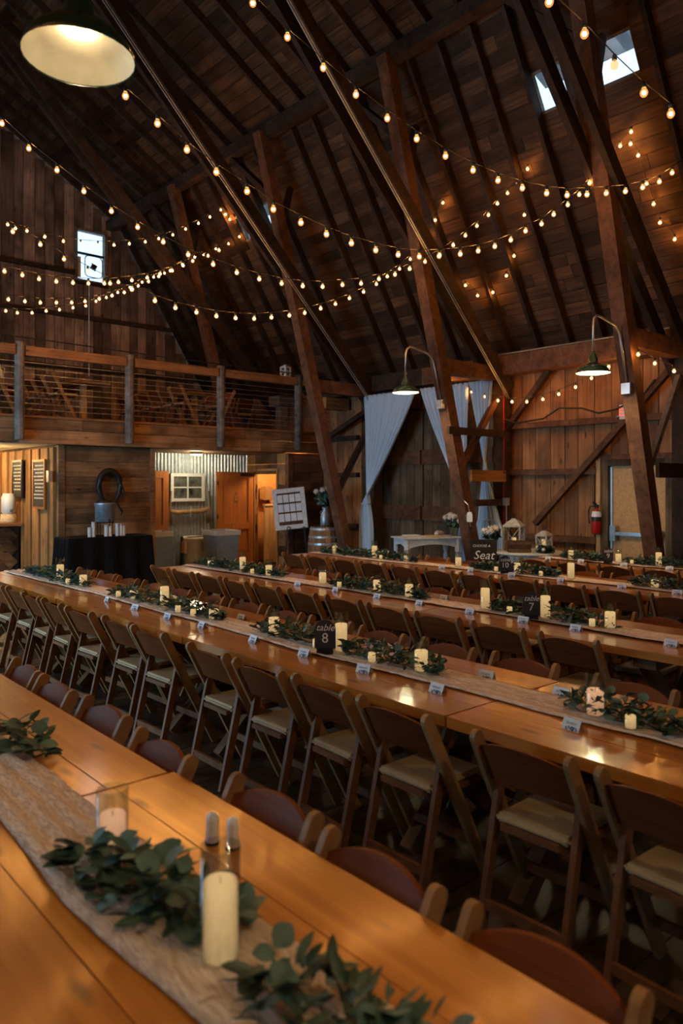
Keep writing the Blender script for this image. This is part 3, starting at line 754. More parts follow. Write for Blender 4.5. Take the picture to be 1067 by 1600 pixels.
# big pendant top left
pl = thing('pendant_lamp', 'large green enamel barn pendant hanging close at top left', 'lamp', (1.23, 3.04, 3.55))
barn_shade(pl, (0, 0, 0), .225)
mb = MB(); mb.tube([(0, 0, .29), (0, 0, 7.2)], .014, 8); mb.obj('stem', 'green_enamel', pl)
point_light('pendant_fill_light', (1.23, 3.04, 3.55 + .14), 5, (1, .78, .48), .03)  # weak light added to lift the lining of the unlit pendant
for k, Y in enumerate((-1.2, 7.3)):  # unseen pendants added to light the tables from above
    p2 = thing('pendant_lamp', 'added unseen green enamel barn pendant %s' % ('behind the viewer' if k == 0 else 'over the aisle past the left edge'), 'lamp', (1.23, Y, 3.55))
    barn_shade(p2, (0, 0, 0), .225); mb = MB(); mb.tube([(0, 0, .29), (0, 0, 5.6)], .014, 8); mb.obj('stem', 'green_enamel', p2)
    point_light('pendant_fill_light', (1.23, Y, 3.55 + .10), (50, 40)[k], (1, .74, .40), .05)
def gooseneck(Y, zbox, label, left=False, power=50):
    zb = zbox; xb = 10.2 - 2.25 * zb / 8.3 - .13
    if left: xb = 2 * RX - xb
    g = thing('gooseneck_lamp', label, 'lamp', (xb, Y, zb), math.pi if left else 0, group='green gooseneck barn lamps on the truss legs')
    mb = MB(); mb.box(-.05, .05, -.06, .06, -.07, .07); mb.obj('junction_box', 'conduit_metal', g)
    pts = [(0, 0, .05), (-.16, 0, .58), (-.19, 0, .68), (-.24, 0, .74), (-.32, 0, .78)] + [(-.66, 0, .84), (-.74, 0, .84), (-.80, 0, .80), (-.825, 0, .72), (-.83, 0, .40)]
    mb = MB(); mb.tube(pts, .016, 8); mb.obj('arm', 'conduit_metal', g, None, True)
    barn_shade(g, (-.83, 0, .12), .205)
    point_light('gooseneck_light', (xb + (.83 if left else -.83), Y, zb + .20), power, (1, .76, .44), .045)
    return g
gooseneck(TRUSS[1], 3.10, 'green gooseneck lamp on the truss leg in front of the white curtains')
gooseneck(TRUSS[0], 3.05, 'green gooseneck lamp on the truss leg above the exit sign')
# trusses repeated on the unseen side; gooseneck lamps added there for fill light
for k, Y in enumerate((-1.4, 1.75, TRUSS[0], TRUSS[1])):
    if k == 0: remember(t1)
    lt = thing('roof_truss', '%s slanted timber truss on the opposite side of the barn' % ORD[k], 'truss', (2 * RX - 10.2, Y, 0), math.pi, group='slanted timber trusses along the barn')
    for ch in kids[t1.name]:
        if ch.name.split('.')[0] in ('leg', 'diagonal', 'wall_post', 'tie_beam') and not (ch.name.startswith('wall_post') and 7 < Y < 12): c = ch.copy(); C.objects.link(c); c.parent = lt
    gooseneck(Y, 3.05, '%s added unseen green gooseneck lamp on the opposite side of the barn' % ORD[k], True, (9, 9, 9, 12)[k])
# flush light in the recess ceiling
fx, fy = x_at(307, 14.0), 14.0
cl = thing('recess_light', 'small flush light in the ceiling above the corrugated wall', 'lamp', (fx, fy, 2.46))
mb = MB(); mb.lathe([(.14, .04), (.14, .0), (.12, -.02)], 18); mb.obj('rim', 'white_paint', cl)
mb = MB(); mb.lathe([(.12, -.02), (.08, -.03), (.001, -.034)], 18); mb.obj('diffuser', 'ceiling_lamp_glow', cl)
point_light('recess_light_lamp', (fx, fy, 2.36), 26, (1, .80, .48), .1)

# ================================================================== tables and chairs
TH, TW = .76, .92
ROWS = {  # row: near edge X, joints along Y, name used in labels
    1: (.41, [.14, 2.47, 4.80], 'the closest table row'),
    2: (2.59, [-.10, 2.25, 4.62, 6.93, 9.55], 'table row eight'),
    3: (4.54, [1.98, 4.27, 6.50, 8.72], 'table row seven'),
    4: (6.86, [2.15, 4.45, 6.76, 9.05], 'table row ten'),
    5: (8.84, [1.72, 4.0, 6.30], 'table row nine'),
}
plank_prof = {}
def plank_mesh(L, W):
    k = (round(L, 2), round(W, 3))
    if k not in plank_prof:
        bm = bmesh.new(); bmesh.ops.create_cube(bm, size=1)
        bmesh.ops.scale(bm, vec=(W - .004, L - .008, .05), verts=bm.verts)
        me = bpy.data.meshes.new('plank'); bm.to_mesh(me); bm.free(); me.materials.append(MAT['table_top']); plank_prof[k] = me
    return plank_prof[k]
def long_table(xc, y0, y1, label, z=0.0, group='long varnished plank tables', L=None):
    yc = (y0 + y1) / 2
    t = thing('plank_table', label, 'table', (xc, yc, z), group=group)
    W = TW / 4; L = y1 - y0
    for k in range(4):
        o = link('plank', plank_mesh(L, W), t, (-TW / 2 + W * (k + .5), 0, TH - .025))
    for s in (-1, 1):
        yl = s * (L / 2 - .32)
        beam('leg', (-.36, yl, 0), (.30, yl, TH - .12), .085, .07, 'trestle', t, local=True)
        beam('leg', (.36, yl + .072, 0), (-.30, yl + .072, TH - .12), .085, .07, 'trestle', t, local=True)
        mb = MB(); mb.box(-.40, .40, yl - .04, yl + .11, TH - .125, TH - .051); mb.obj('batten', 'trestle', t)
    beam('stretcher', (0, -L / 2 + .40, .30), (0, L / 2 - .40, .30), .04, .09, 'trestle', t, ref=(1, 0, 0), local=True)
    return t
for r, (x0, js, nm) in ROWS.items():
    n = len(js) - 1
    for k in range(n):
        dx = .02 if (r == 1 and k == 0) else 0
        pos = ORD[n - 1 - k]
        long_table(x0 + TW / 2 + dx, js[k] + .003, js[k + 1] - .003, 'varnished plank table, %s from the far end of %s' % (pos, nm))

# folding chair: faces +x, back at x = 0, origin on the floor below the backrest
def rounded_slat(p0, p1, w, th, n=6):
    """flat slat in the xz plane with a rounded upper end (p1)"""
    p0, p1 = Vector((p0[0], p0[1])), Vector((p1[0], p1[1])); d = (p1 - p0).normalized(); q = Vector((-d.y, d.x))
    poly = [p0 - q * w / 2]
    for k in range(n + 1):
        a = -math.pi / 2 + math.pi * k / n
        poly.append(p1 - d * w / 2 + q * (w / 2 * math.sin(a)) + d * (w / 2 * math.cos(a)))
    poly.append(p0 + q * w / 2)
    return [(v.x, v.y) for v in poly]
mb = MB(); mb.prism(rounded_slat((.42, 0), (-.005, .815), .058, .022), 'y', -.012, .012); ME_POST = mb.mesh('post', 'chair_frame')
mb = MB(); mb.prism(rounded_slat((.0, 0), (.15, .645), .045, .022), 'y', -.012, .012); ME_REAR = mb.mesh('rear_leg', 'chair_leg')
bm_ = MB(); n = 12; vs = []
for k in range(n + 1):
    u = -1 + 2 * k / n; yv = u * .196; bulge = -.022 * (1 - u * u)
    ztop = .755 + .042 * (1 - abs(u) ** 2.2); zbot = .60 + .012 * (1 - u * u)
    for zz, th in ((zbot, -.008), (ztop, -.008), (ztop, .008), (zbot, .008)):
        vs.append((.42 - (.425 / .815) * zz + bulge + th - .005, yv, zz))
fs = []
for k in range(n):
    for j in range(4):
        fs.append((k * 4 + j, k * 4 + (j + 1) % 4, (k + 1) * 4 + (j + 1) % 4, (k + 1) * 4 + j))
fs += [(3, 2, 1, 0), tuple(n * 4 + j for j in range(4))]
bm_.add(vs, fs); ME_BACK = bm_.mesh('backrest', 'chair_red')
bm = bmesh.new(); bmesh.ops.create_cube(bm, size=1); bmesh.ops.scale(bm, vec=(.40, .36, .025), verts=bm.verts)
bmesh.ops.bevel(bm, geom=[e for e in bm.edges if abs(e.verts[0].co.z - e.verts[1].co.z) > .01], offset=.05, segments=3, affect='EDGES')
ME_SEAT = bpy.data.meshes.new('seat'); bm.to_mesh(ME_SEAT); bm.free(); ME_SEAT.materials.append(MAT['chair_leg'])
bm = bmesh.new(); bmesh.ops.create_cube(bm, size=1); bmesh.ops.scale(bm, vec=(.375, .335, .035), verts=bm.verts)
bmesh.ops.bevel(bm, geom=bm.edges[:], offset=.014, segments=2, affect='EDGES')
ME_PAD = bpy.data.meshes.new('cushion'); bm.to_mesh(ME_PAD); bm.free(); ME_PAD.materials.append(MAT['seat_pad'])
mb = MB(); mb.beam((0, -.19, 0), (0, .19, 0), .018, .04, ref=(0, 0, 1)); ME_STR = mb.mesh('stretcher', 'chair_leg')
def make_chair(label):
    t = thing('folding_chair', label, 'chair', (0, 0, 0))
    for s in (-1, 1):
        link('post', ME_POST, t, (0, s * .208, 0)); link('rear_leg', ME_REAR, t, (0, s * .182, 0))
    link('backrest', ME_BACK, t)
    seat = link('seat', ME_SEAT, t, (.26, 0, .435)); link('cushion', ME_PAD, seat, (0, 0, .026))
    for x, z in ((.02, .13), (.335, .17)): link('stretcher', ME_STR, t, (x, 0, z))
    return t
proto = None
def chair(x, y, rz, label, group, z=0):
    global proto
    rz += random.uniform(-.06, .06); x += random.uniform(-.02, .02)
    if proto is None:
        proto = make_chair(label); proto['group'] = group; proto.location = (x, y, z); proto.rotation_euler = (0, 0, rz); remember(proto); return proto
    return copy_tree(proto, (x, y, z), rz, label, group)
CH = []
CH.append((1, 'far', 1.43, [4.27, 3.78, 3.24, 2.64, 1.97, 1.45, .93]))
CH.append((2, 'near', 2.40, [8.5, 8.0, 7.5, 6.98, 6.48, 5.9, 5.28, 4.78, 3.98, 3.43, 2.92, 2.40, 1.72, 1.18]))
CH.append((2, 'far', 3.63, [8.7, 8.15, 7.6, 7.05, 6.5, 5.9, 5.35, 4.8, 4.25, 3.69, 3.12, 2.56, 1.88]))
CH.append((3, 'near', 4.36, [8.35 - .56 * k for k in range(11)]))
CH.append((3, 'far', 5.58, [8.3 - .56 * k for k in range(11)]))
CH.append((4, 'near', 6.68, [8.72 - .56 * k for k in range(11)]))
CH.append((4, 'far', 7.90, [8.65 - .56 * k for k in range(10)]))
CH.append((5, 'near', 8.66, [5.95, 5.38, 4.80, 4.22]))
for r, side, x, ys in CH:
    for k, yv in enumerate(ys):
        chair(x, yv, 0 if side == 'near' else math.pi,
              'folding chair %s from the far end, %s side of %s' % (ORD[k], side, ROWS[r][2]), 'folding chairs along the tables')

# ------------------------------------------------------------------ runners
def runner(xc, y0, y1, w, label, seed, amp=.006):
    rnd = random.Random(seed); n = int((y1 - y0) / .035); m = 14; vs = []; fs = []
    ph = [rnd.uniform(0, 6) for _ in range(6)]
    for i in range(n + 1):
        yv = y0 + (y1 - y0) * i / n
        cxv = xc + .018 * math.sin(1.3 * yv + ph[0]) + .012 * math.sin(3.1 * yv + ph[1])
        ww = w * (1 + .10 * math.sin(2.3 * yv + ph[2]) + .05 * math.sin(7 * yv + ph[3]))
        for j in range(m + 1):
            u = -1 + 2 * j / m
            z = .005 + amp * (1 + math.sin(u * 11 + 1.1 * math.sin(2.7 * yv + ph[4]) + ph[5])) * .8 + amp * .8 * abs(math.sin(9 * yv + 5 * u + ph[0])) * rnd.uniform(.3, 1.0)
            vs.append((cxv + u * ww / 2, yv, TH + z))
    for i in range(n):
        for j in range(m):
            a = i * (m + 1) + j; fs.append((a, a + 1, a + m + 2, a + m + 1))
    me = mesh('table_runner', vs, fs, 'gauze', True)
    o = link('table_runner', me); md = o.modifiers.new('thick', 'SOLIDIFY'); md.thickness = .002; md.offset = 1
    return tag(o, label, 'table runner', 'crinkled gauze runners down the tables')
RC = {r: ROWS[r][0] + TW / 2 for r in ROWS}
runner(.875, .16, 4.78, .27, 'crinkled blush gauze runner on the closest table row', 1, .010)
runner(RC[2] + .02, -.05, 9.5, .27, 'crinkled gauze runner along table row eight', 2)
runner(RC[3] + .02, 2.0, 8.68, .27, 'crinkled gauze runner along table row seven', 3)
runner(RC[4] + .02, 2.2, 9.02, .27, 'crinkled gauze runner along table row ten', 4)
runner(RC[5] + .02, 1.8, 6.26, .27, 'crinkled gauze runner along table row nine', 5)

# ------------------------------------------------------------------ candles
def candle_parts(kind):
    r, hw, hg = {'tall': (.043, .17, .245), 'mid': (.043, .115, .185), 'low': (.043, .075, .15), 'votive': (.028, .058, .075)}[kind]
    rw = r - .006
    mb = MB(); mb.lathe([(rw * .96, .006), (rw, .012), (rw, hw - .006), (rw * .93, hw), (rw * .5, hw - .006), (0.001, hw - .008)], 18, cap0=True); w = mb.mesh('wax', 'wax_lit', True)
    mb = MB(); mb.lathe([(.001, .001), (r, .001), (r + .001, .006), (r + .001, hg), (r - .002, hg), (r - .002, .006), (.001, .005)], 20); g = mb.mesh('glass_cylinder', 'clear_glass', True)
    mb = MB(); mb.tube([(0, 0, hw - .008), (.001, 0, hw + .008)], .0012, 5); k = mb.mesh('wick', 'black_plastic')
    return w, g, k
CM = {k: candle_parts(k) for k in ('tall', 'mid', 'low', 'votive')}
def candle(x, y, kind, label, pink=False, z=TH + .017, group='candles down the tables'):
    t = thing('candle', label, 'candle', (x, y, z), group=group)
    w, g, k = CM[kind]
    o = link('wax', w, t); link('glass_cylinder', g, t); link('wick', k, t)
    if pink:
        o.data = w.copy(); o.data.materials[0] = MAT['wax_pink']
    return t
KN = {'tall': 'tall lit pillar candle in glass', 'mid': 'lit pillar candle in glass', 'low': 'short lit candle in deep glass', 'votive': 'small lit votive candle'}
CD = {
    2: [(94, 'tall'), (106, 'votive'), (130, 'mid'), (185, 'votive'), (209, 'low'), (257, 'tall'), (278, 'votive'), (302, 'votive'), (334, 'low'), (428, 'mid'), (494, 'votive'), (533, 'tall'), (581, 'votive'), (658, 'mid'), (930, 'mid'), (985, 'votive')],
    3: [(329, 'low'), (379, 'tall'), (394, 'votive'), (420, 'mid'), (504, 'mid'), (530, 'votive'), (589, 'mid'), (639, 'mid'), (758, 'tall'), (796, 'votive'), (852, 'tall'), (925, 'votive'), (953, 'mid')],
    4: [(523, 'mid'), (585, 'tall'), (595, 'votive'), (635, 'low'), (716, 'mid'), (775, 'votive'), (808, 'mid'), (845, 'votive'), (892, 'tall'), (1023, 'low')],
    5: [(892, 'mid'), (966, 'mid'), (987, 'votive'), (1029, 'tall')],
}
for r, lst in CD.items():
    cnt = {}
    tot = {k: sum(1 for _, q in lst if q == k) for k in KN}
    for px, kind in lst:
        i = cnt.get(kind, 0); cnt[kind] = i + 1
        which = ('%s from the left on ' % ORD[i]) if tot[kind] > 1 else 'on '
        xo = RC[r] + (.015 if kind != 'votive' else -.05)
        candle(xo, y_at(px, xo), kind, '%s, %s%s' % (KN[kind], which, ROWS[r][2]), pink=(r == 2 and px == 930))
candle(.90, 1.99, 'mid', 'pinkish lit candle in a glass, on the closest table among leaves', pink=True)
candle(.878, 1.40, 'tall', 'tall glowing candle in glass, nearest the camera on the closest table')
for k, (px, py) in enumerate(((332, 1318), (364, 1326))):
    d = F * (H - TH) / (py - HY); xr = (px - CX) / F * d
    s = thing('shaker', 'small white ceramic shaker, %s of the pair behind the nearest candle' % ('left' if k == 0 else 'right'), 'shaker', (d * SN + xr * CS, d * CS - xr * SN, TH), group='pair of white shakers')
    mb = MB(); mb.lathe([(.018, 0), (.021, .004), (.017, .045), (.019, .07), (.016, .084), (.006, .09), (.001, .091)], 16, cap0=True); mb.obj('body', 'ceramic_white', s, smooth=True)
    mb = MB(); mb.lathe([(.019, 0), (.0215, .001), (.0215, .008), (.019, .012)], 16); mb.obj('foot_ring', 'dark_metal', s)

# ------------------------------------------------------------------ garlands
def leaf_geo(L, W, fold=.25, n=5):
    vs = []; fs = []
    for i in range(n + 1):
        u = i / n; w = W / 2 * (math.sin(math.pi * min(1, u * .94 + .03)) ** .8); z = -.12 * L * u * u
        vs += [(u * L, -w, z + w * fold), (u * L, 0, z), (u * L, w, z + w * fold)]
    for i in range(n):
        a = i * 3; fs += [(a, a + 1, a + 4, a + 3), (a + 1, a + 2, a + 5, a + 4)]
    return vs, fs
LG = {'point': leaf_geo(.075, .027, .3), 'round': leaf_geo(.05, .046, .18), 'slim': leaf_geo(.06, .013, .2)}
LM = {}
for k in LG:
    for m in ('leaf_dark', 'leaf_teal', 'leaf_mid'): LM[k, m] = mesh('leaf', LG[k][0], LG[k][1], m, True)
def garland(xc, y0, y1, label, seed, single=False, dens=95, half=.085, zmax=.10, x1=None):
    """greenery lying along the runner; y0 < y1"""
    rnd = random.Random(seed); x1 = xc if x1 is None else x1
    root = thing('garland', label, 'garland', ((xc + x1) / 2, (y0 + y1) / 2, TH + .012), group='eucalyptus and ruscus garlands on the tables')
    o0 = root.location.copy(); n = max(6, int((y1 - y0) * dens)); L = y1 - y0
    spine = [Vector((xc + (x1 - xc) * k / 12 + .02 * math.sin(k * 1.7 + seed), y0 + L * k / 12, TH + .022 + .012 * math.sin(k * 2.3 + seed))) for k in range(13)]
    mb = MB(); mb.tube([p - o0 for p in spine], .004, 5); mb.obj('stem', 'stem', root)
    acc = {m: MB() for m in ('leaf_dark', 'leaf_teal', 'leaf_mid')}
    zone = [rnd.random() for _ in range(8)]
    for i in range(n):
        u = rnd.random(); zn = zone[int(u * 7.99)]
        env = .55 + .45 * math.sin(math.pi * min(1, max(0, u))) 
        xx = xc + (x1 - xc) * u + rnd.gauss(0, half * .45) * env; yv = y0 + L * u
        h = rnd.uniform(.008, zmax * env * math.exp(-((xx - xc - (x1 - xc) * u) / half) ** 2 * .7))
        kind = 'round' if rnd.random() < (.55 if zn > .5 else .12) else ('slim' if zn < .2 and rnd.random() < .6 else 'point')
        if single and rnd.random() < .22: kind = 'round'
        m = 'leaf_teal' if kind == 'round' else rnd.choice(('leaf_dark', 'leaf_dark', 'leaf_mid'))
        az = math.atan2(rnd.gauss(0, .6), (1 if xx > xc + (x1 - xc) * u else -1)) if rnd.random() < .65 else rnd.uniform(0, 6.28)
        pit = rnd.uniform(-.9, .25) if h > .03 else rnd.uniform(-.6, -.02)
        s = rnd.uniform(.6, 1.1) * (1.3 if single and kind == 'round' else 1.0)
        M = Matrix.Rotation(az, 4, 'Z') @ Matrix.Rotation(pit, 4, 'Y') @ Matrix.Rotation(rnd.uniform(-.7, .7), 4, 'X') @ Matrix.Scale(s, 4)
        pos = Vector((xx, yv, TH + .012 + h)) - o0
        if single:
            o = link('leaf', LM[kind, m], root); o.matrix_local = Matrix.Translation(pos) @ M
        else:
            acc[m].add([M @ Vector(v) + pos for v in LG[kind][0]], LG[kind][1])
    if not single:
        for m, b in acc.items():
            if b.v:
                o = b.obj('foliage', m, root, smooth=True); o['kind'] = 'stuff'
    return root
garland(.93, 1.44, 2.02, 'leafy garland winding between the two candles on the closest table', 11, True, 480, .10, .11, x1=.80)
garland(.96, .62, 1.30, 'leafy garland at the bottom edge in front of the nearest candle', 12, True, 330, .12, .10, x1=.90)
garland(1.02, 2.85, 3.25, 'leaf tuft at the left edge of the closest table', 13, True, 260, .08, .10)
GD = {2: [(45, 140, 'far left end'), (183, 345, 'left part'), (405, 520, 'part left of the table 8 sign'), (540, 692, 'part right of the table 8 sign'), (885, 1075, 'right end')],
      3: [(308, 442, 'far left end'), (520, 668, 'middle left part'), (770, 960, 'part around the table 7 sign')],
      4: [(503, 652, 'far left end'), (738, 872, 'part around the table 10 sign'), (985, 1075, 'right end')],
      5: [(878, 945, 'left part'), (975, 1080, 'right part')]}
sd = 20
for r, lst in GD.items():
    for a, b, nm in lst:
        x = RC[r] + .03; sd += 1
        garland(x, y_at(b, x), y_at(a, x), 'green garland on the %s of %s' % (nm, ROWS[r][2]), sd, False, 480 if r == 2 else 600, .085, .115)

# ------------------------------------------------------------------ place cards
mb = MB()
W2, D2, H2 = .045, .022, .045
mb.add([(-W2, -D2, 0), (W2, -D2, 0), (W2, 0, H2), (-W2, 0, H2), (-W2, D2, 0), (W2, D2, 0)], [(0, 1, 2, 3), (3, 2, 5, 4)])
ME_CARD = mb.mesh('folded_card', 'card_paper')
mb = MB(); rnd = random.Random(3)
for k in range(16):
    u = rnd.uniform(-.9, .9); v = rnd.uniform(.04, .30) * (1 - .3 * abs(u)); a = rnd.uniform(0, 6.28); s = rnd.uniform(.003, .007)
    def cp(du, dv): 
        fz = v + dv / .05; return (u * W2 + du, -D2 - .0007 + D2 * fz, H2 * fz)
    mb.add([cp(s * math.cos(a + q), s * math.sin(a + q)) for q in (0, 1.9, 3.14, 5)], [(0, 1, 2, 3)])
ME_PRINT = mb.mesh('printed_flowers', 'blue_print')
mb = MB(); pts = []
for k in range(40):
    u = -.6 + 1.2 * k / 39; f = .58 + .10 * math.sin(k * 1.1) * (1 if k % 7 else 1.6); pts.append((u * W2, -D2 - .0009 + D2 * f, H2 * f))
mb.tube(pts, .0006, 3); ME_SCRIPT = mb.mesh('handwritten_name', 'blue_print')
def card(x, y, label, rz):
    t = thing('place_card', label, 'place card', (x, y, TH + .001), rz, 'folded white place cards')
    link('folded_card', ME_CARD, t); link('printed_flowers', ME_PRINT, t); link('handwritten_name', ME_SCRIPT, t)
CA = {2: [(168, 'n'), (212, 'n'), (263, 'n'), (316, 'n'), (397, 'n'), (476, 'n'), (569, 'n'), (684, 'n'), (895, 'n'), (760, 'f'), (878, 'f'), (378, 'f')],
      3: [(466, 'n'), (525, 'n'), (590, 'n'), (656, 'n'), (735, 'n'), (818, 'n'), (900, 'n'), (1049, 'n'), (694, 'f')],
      4: [(691, 'n'), (736, 'n'), (800, 'n'), (877, 'n'), (972, 'n'), (1058, 'n')],
      5: [(857, 'n'), (908, 'n'), (975, 'n'), (1046, 'n')]}
for r, lst in CA.items():
    for side in 'nf':
        xs = [p for p, s in lst if s == side]
        for i, p in enumerate(xs):
            x = RC[r] + (-.19 if side == 'n' else .21)
            card(x, y_at(p, x), 'white place card %s from left, %s side of %s' % (ORD[i], 'near' if side == 'n' else 'far', ROWS[r][2]), R(-90) + random.uniform(-.25, .25) if side == 'n' else R(-90) + random.uniform(-.2, .2))

# ------------------------------------------------------------------ table number signs
mb = MB(); poly = [(-.065, 0), (.065, 0), (.065, .11)] + [(.065 * math.cos(a), .11 + .065 * math.sin(a)) for a in [math.pi * k / 12 for k in range(1, 12)]] + [(-.065, .11)]
mb.prism(poly, 'y', -.004, .004); ME_SIGN = mb.mesh('arched_board', 'slate_sign')
ME_TAB = text_mesh('table', .058, 'white_letters', .35)
for r, px, num in ((2, 508, '8'), (3, 830, '7'), (4, 789, '10'), (5, 950, '9')):
    x = RC[r] + .01; yv = y_at(px, x - .10)
    t = thing('table_number', 'black arched table number sign reading table %s' % {'8': 'eight', '7': 'seven', '10': 'ten', '9': 'nine'}[num], 'sign', (x - .10, yv, TH + .045), R(-48), 'black arched table number signs')
    link('arched_board', ME_SIGN, t); o = link('lettering', ME_TAB, t, (0, -.006, .108)); o.rotation_euler = (R(90), 0, 0)
    o = link('numeral', text_mesh(num, .085, 'white_letters'), t, (0, -.006, .035)); o.rotation_euler = (R(90), 0, 0)
    mb = MB(); mb.box(-.05, .05, -.02, .02, -.035, .003); mb.obj('stand', 'dark_metal', t)

# ================================================================== curtains
def curtain(label, ya0, ya1, tie_y, tie_z, tail, seed, X=10.50, ztop=3.62, zmin=0.05, gw=.16):
    """cloth hung from ya0..ya1 on the plate, gathered at tie_y / tie_z, then falling straight"""
    rnd = random.Random(seed); n, m = 60, 40; vs = []; fs = []
    nf = 11
    for i in range(m + 1):
        v = i / m; z = ztop + (zmin - ztop) * v
        for j in range(n + 1):
            u = j / n; y_top = ya0 + (ya1 - ya0) * u
            if z > tie_z:
                q = (ztop - z) / (ztop - tie_z); q2 = q ** 1.15
                yv = y_top + (tie_y + (u - .5) * gw - y_top) * q2
                amp = .025 + .03 * q
            else:
                q = (tie_z - z) / (tie_z - zmin); yv = tie_y + (u - .5) * (gw + .18 * math.sin(min(1, q * 2.2) * math.pi / 2)); amp = .05
            vs.append((X + amp * math.sin(u * nf * 2 * math.pi + seed) + .01 * math.sin(u * 29 + 3 * v), yv, z))
    for i in range(m):
        for j in range(n):
            a = i * (n + 1) + j; fs.append((a, a + 1, a + n + 2, a + n + 1))
    t = thing('curtain', label, 'curtain', (X, tie_y, 0), group='white curtains on the barn doors')
    mb = MB(); mb.add([(x - X, yv - tie_y, z) for x, yv, z in vs], fs); o = mb.obj('cloth', 'curtain_cloth', t, smooth=True)
    md = o.modifiers.new('thick', 'SOLIDIFY'); md.thickness = .003
    mb = MB(); mb.tube([(.09 * math.cos(a), .095 * math.sin(a), tie_z) for a in [2 * math.pi * k / 16 for k in range(17)]], .02, 6, False); mb.obj('tie_band', 'curtain_cloth', t)
    mb = MB(); mb.tube([(0, ya0 - tie_y, ztop + .01), (0, ya1 - tie_y, ztop + .01)], .014, 6); mb.obj('rod', 'dark_metal', t)
    return t
CXX = 10.50
curtain('white curtain tied back at the left side of the barn doors', y_at(567, CXX), y_at(649, CXX), y_at(572, CXX), 1.42, True, 1)
curtain('white curtain swept behind the truss leg, right of the door gap', y_at(655, CXX), y_at(731, CXX), y_at(729, CXX), 1.30, True, 2)
curtain('narrow white curtain between the truss leg and the wall post', y_at(733, CXX), y_at(769, CXX), y_at(764, CXX), 1.20, True, 3, zmin=.6, gw=.45)

# ================================================================== right wall things
ex = thing('fire_extinguisher', 'red fire extinguisher hung on the boards beside the exit door', 'fire extinguisher', (XW - .12, y_at(932, XW - .12), 1.03))
mb = MB(); mb.lathe([(.06, 0), (.075, .02), (.075, .30), (.06, .36), (.03, .39), (.025, .41)], 18, cap0=True); mb.obj('cylinder', 'red_enamel', ex, smooth=True)
mb = MB(); mb.box(-.03, .03, -.03, .03, .41, .46); mb.beam((0, 0, .46), (-.12, 0, .50), .03, .02); mb.beam((0, 0, .44), (-.10, 0, .44), .02, .015); mb.obj('valve_handle', 'black_plastic', ex)
mb = MB(); mb.tube([(0, .03, .44), (-.02, .10, .43), (-.04, .12, .36), (-.04, .11, .22), (-.04, .10, .16)], .013, 6); mb.obj('hose', 'black_plastic', ex)
mb = MB(); mb.lathe([(.0768, .20), (.0768, .268)], 18); mb.obj('instruction_band', 'black_plastic', ex)
mb = MB(); mb.lathe([(.0765, .27), (.0765, .305), (.062, .358)], 18); mb.obj('label_band', 'card_paper', ex)
mb = MB(); mb.box(.05, .11, -.04, .04, .2, .32); mb.obj('bracket', 'dark_metal', ex)
sg = thing('exit_sign', 'lit red and white exit sign on the wall girt above the door', 'sign', (XW - .22, 5.70, 2.80))
mb = MB(); mb.box(-.035, .035, -.16, .16, 0, .22); mb.obj('housing', 'white_paint', sg)
o = link('lettering', text_mesh('EXIT', .17, 'exit_red', extrude=.002), sg, (-.038, 0, .05)); o.rotation_euler = (R(90), 0, R(-90))
mb = MB(); mb.tube([(0, .16, .06), (0, .22, .05), (.06, .26, .02)], .012, 6); mb.obj('conduit_stub', 'conduit_metal', sg)
mb = MB(); mb.box(-.02, .2, -.03, .03, -.012, 0); mb.obj('mount', 'dark_metal', sg)
wc = MB(); P = [(10.74, 8.0, 2.95), (10.74, 7.75, 2.86), (10.74, 7.2, 2.90), (10.74, 6.9, 3.05), (10.74, 6.5, 3.02), (10.74, 6.2, 2.92), (10.74, 5.9, 2.96), (10.74, 5.5, 3.12), (10.74, 5.3, 3.35)]
wc.tube(P, .016, 6); tag(wc.obj('power_cable', 'cord_rubber'), 'thick black cable looping along the girt beside the exit sign', 'cable')
wc = MB(); wc.tube([(10.70, 7.97, 3.7), (10.70, 7.97, .3)], .011, 5); tag(wc.obj('red_pipe', 'red_enamel'), 'thin red pipe running down the wall post by the curtains', 'pipe')
sw = thing('switch_box', 'small grey switch box with conduit on the post by the round table', 'switch', (10.66, 7.90, 1.45))
mb = MB(); mb.box(-.03, .05, -.045, .045, 0, .13); mb.obj('box', 'conduit_metal', sw)
mb = MB(); mb.tube([(.02, 0, 0), (.02, 0, -1.3)], .011, 6); mb.obj('conduit', 'conduit_metal', sw)

# desk-like table by the curtains
dt = thing('console_table', 'white painted table with arched aprons by the curtains', 'table', (9.85, 8.98, 0), R(-23))
TZ = .90
mb = MB(); mb.box(-.56, .56, -.30, .30, TZ - .025, TZ); mb.obj('tabletop', 'white_paint', dt)
def apron(p0, p1, n=12):
    p0, p1 = Vector(p0), Vector(p1); mb = MB(); d = p1 - p0; L = d.length
    ax = 'y' if abs(d.x) > abs(d.y) else 'x'
    a0 = p0.x if ax == 'y' else p0.y; a1 = p1.x if ax == 'y' else p1.y
    poly = [(a0, TZ - .025), (a0, TZ - .22)]
    for k in range(n + 1):
        u = k / n; poly.append((a0 + (a1 - a0) * u, TZ - .22 + .10 * math.sin(math.pi * u) ** .6))
    poly += [(a1, TZ - .22), (a1, TZ - .025)]
    c = p0.y if ax == 'y' else p0.x
    mb.prism(poly, ax, c - .012, c + .012); mb.obj('apron', 'white_paint', dt)
for s in (-1, 1):
    apron((-.50, s * .25, 0), (.50, s * .25, 0)); apron((s * .50, -.25, 0), (s * .50, .25, 0))
    for q in (-1, 1):
        mb = MB(); mb.lathe([(.025, 0), (.03, .1), (.042, .35), (.045, .55), (.03, .60), (.045, .64), (.05, .70), (.05, TZ - .03)], 8, cap0=True); mb.obj('leg', 'white_paint', dt, (s * .48, q * .23, 0))
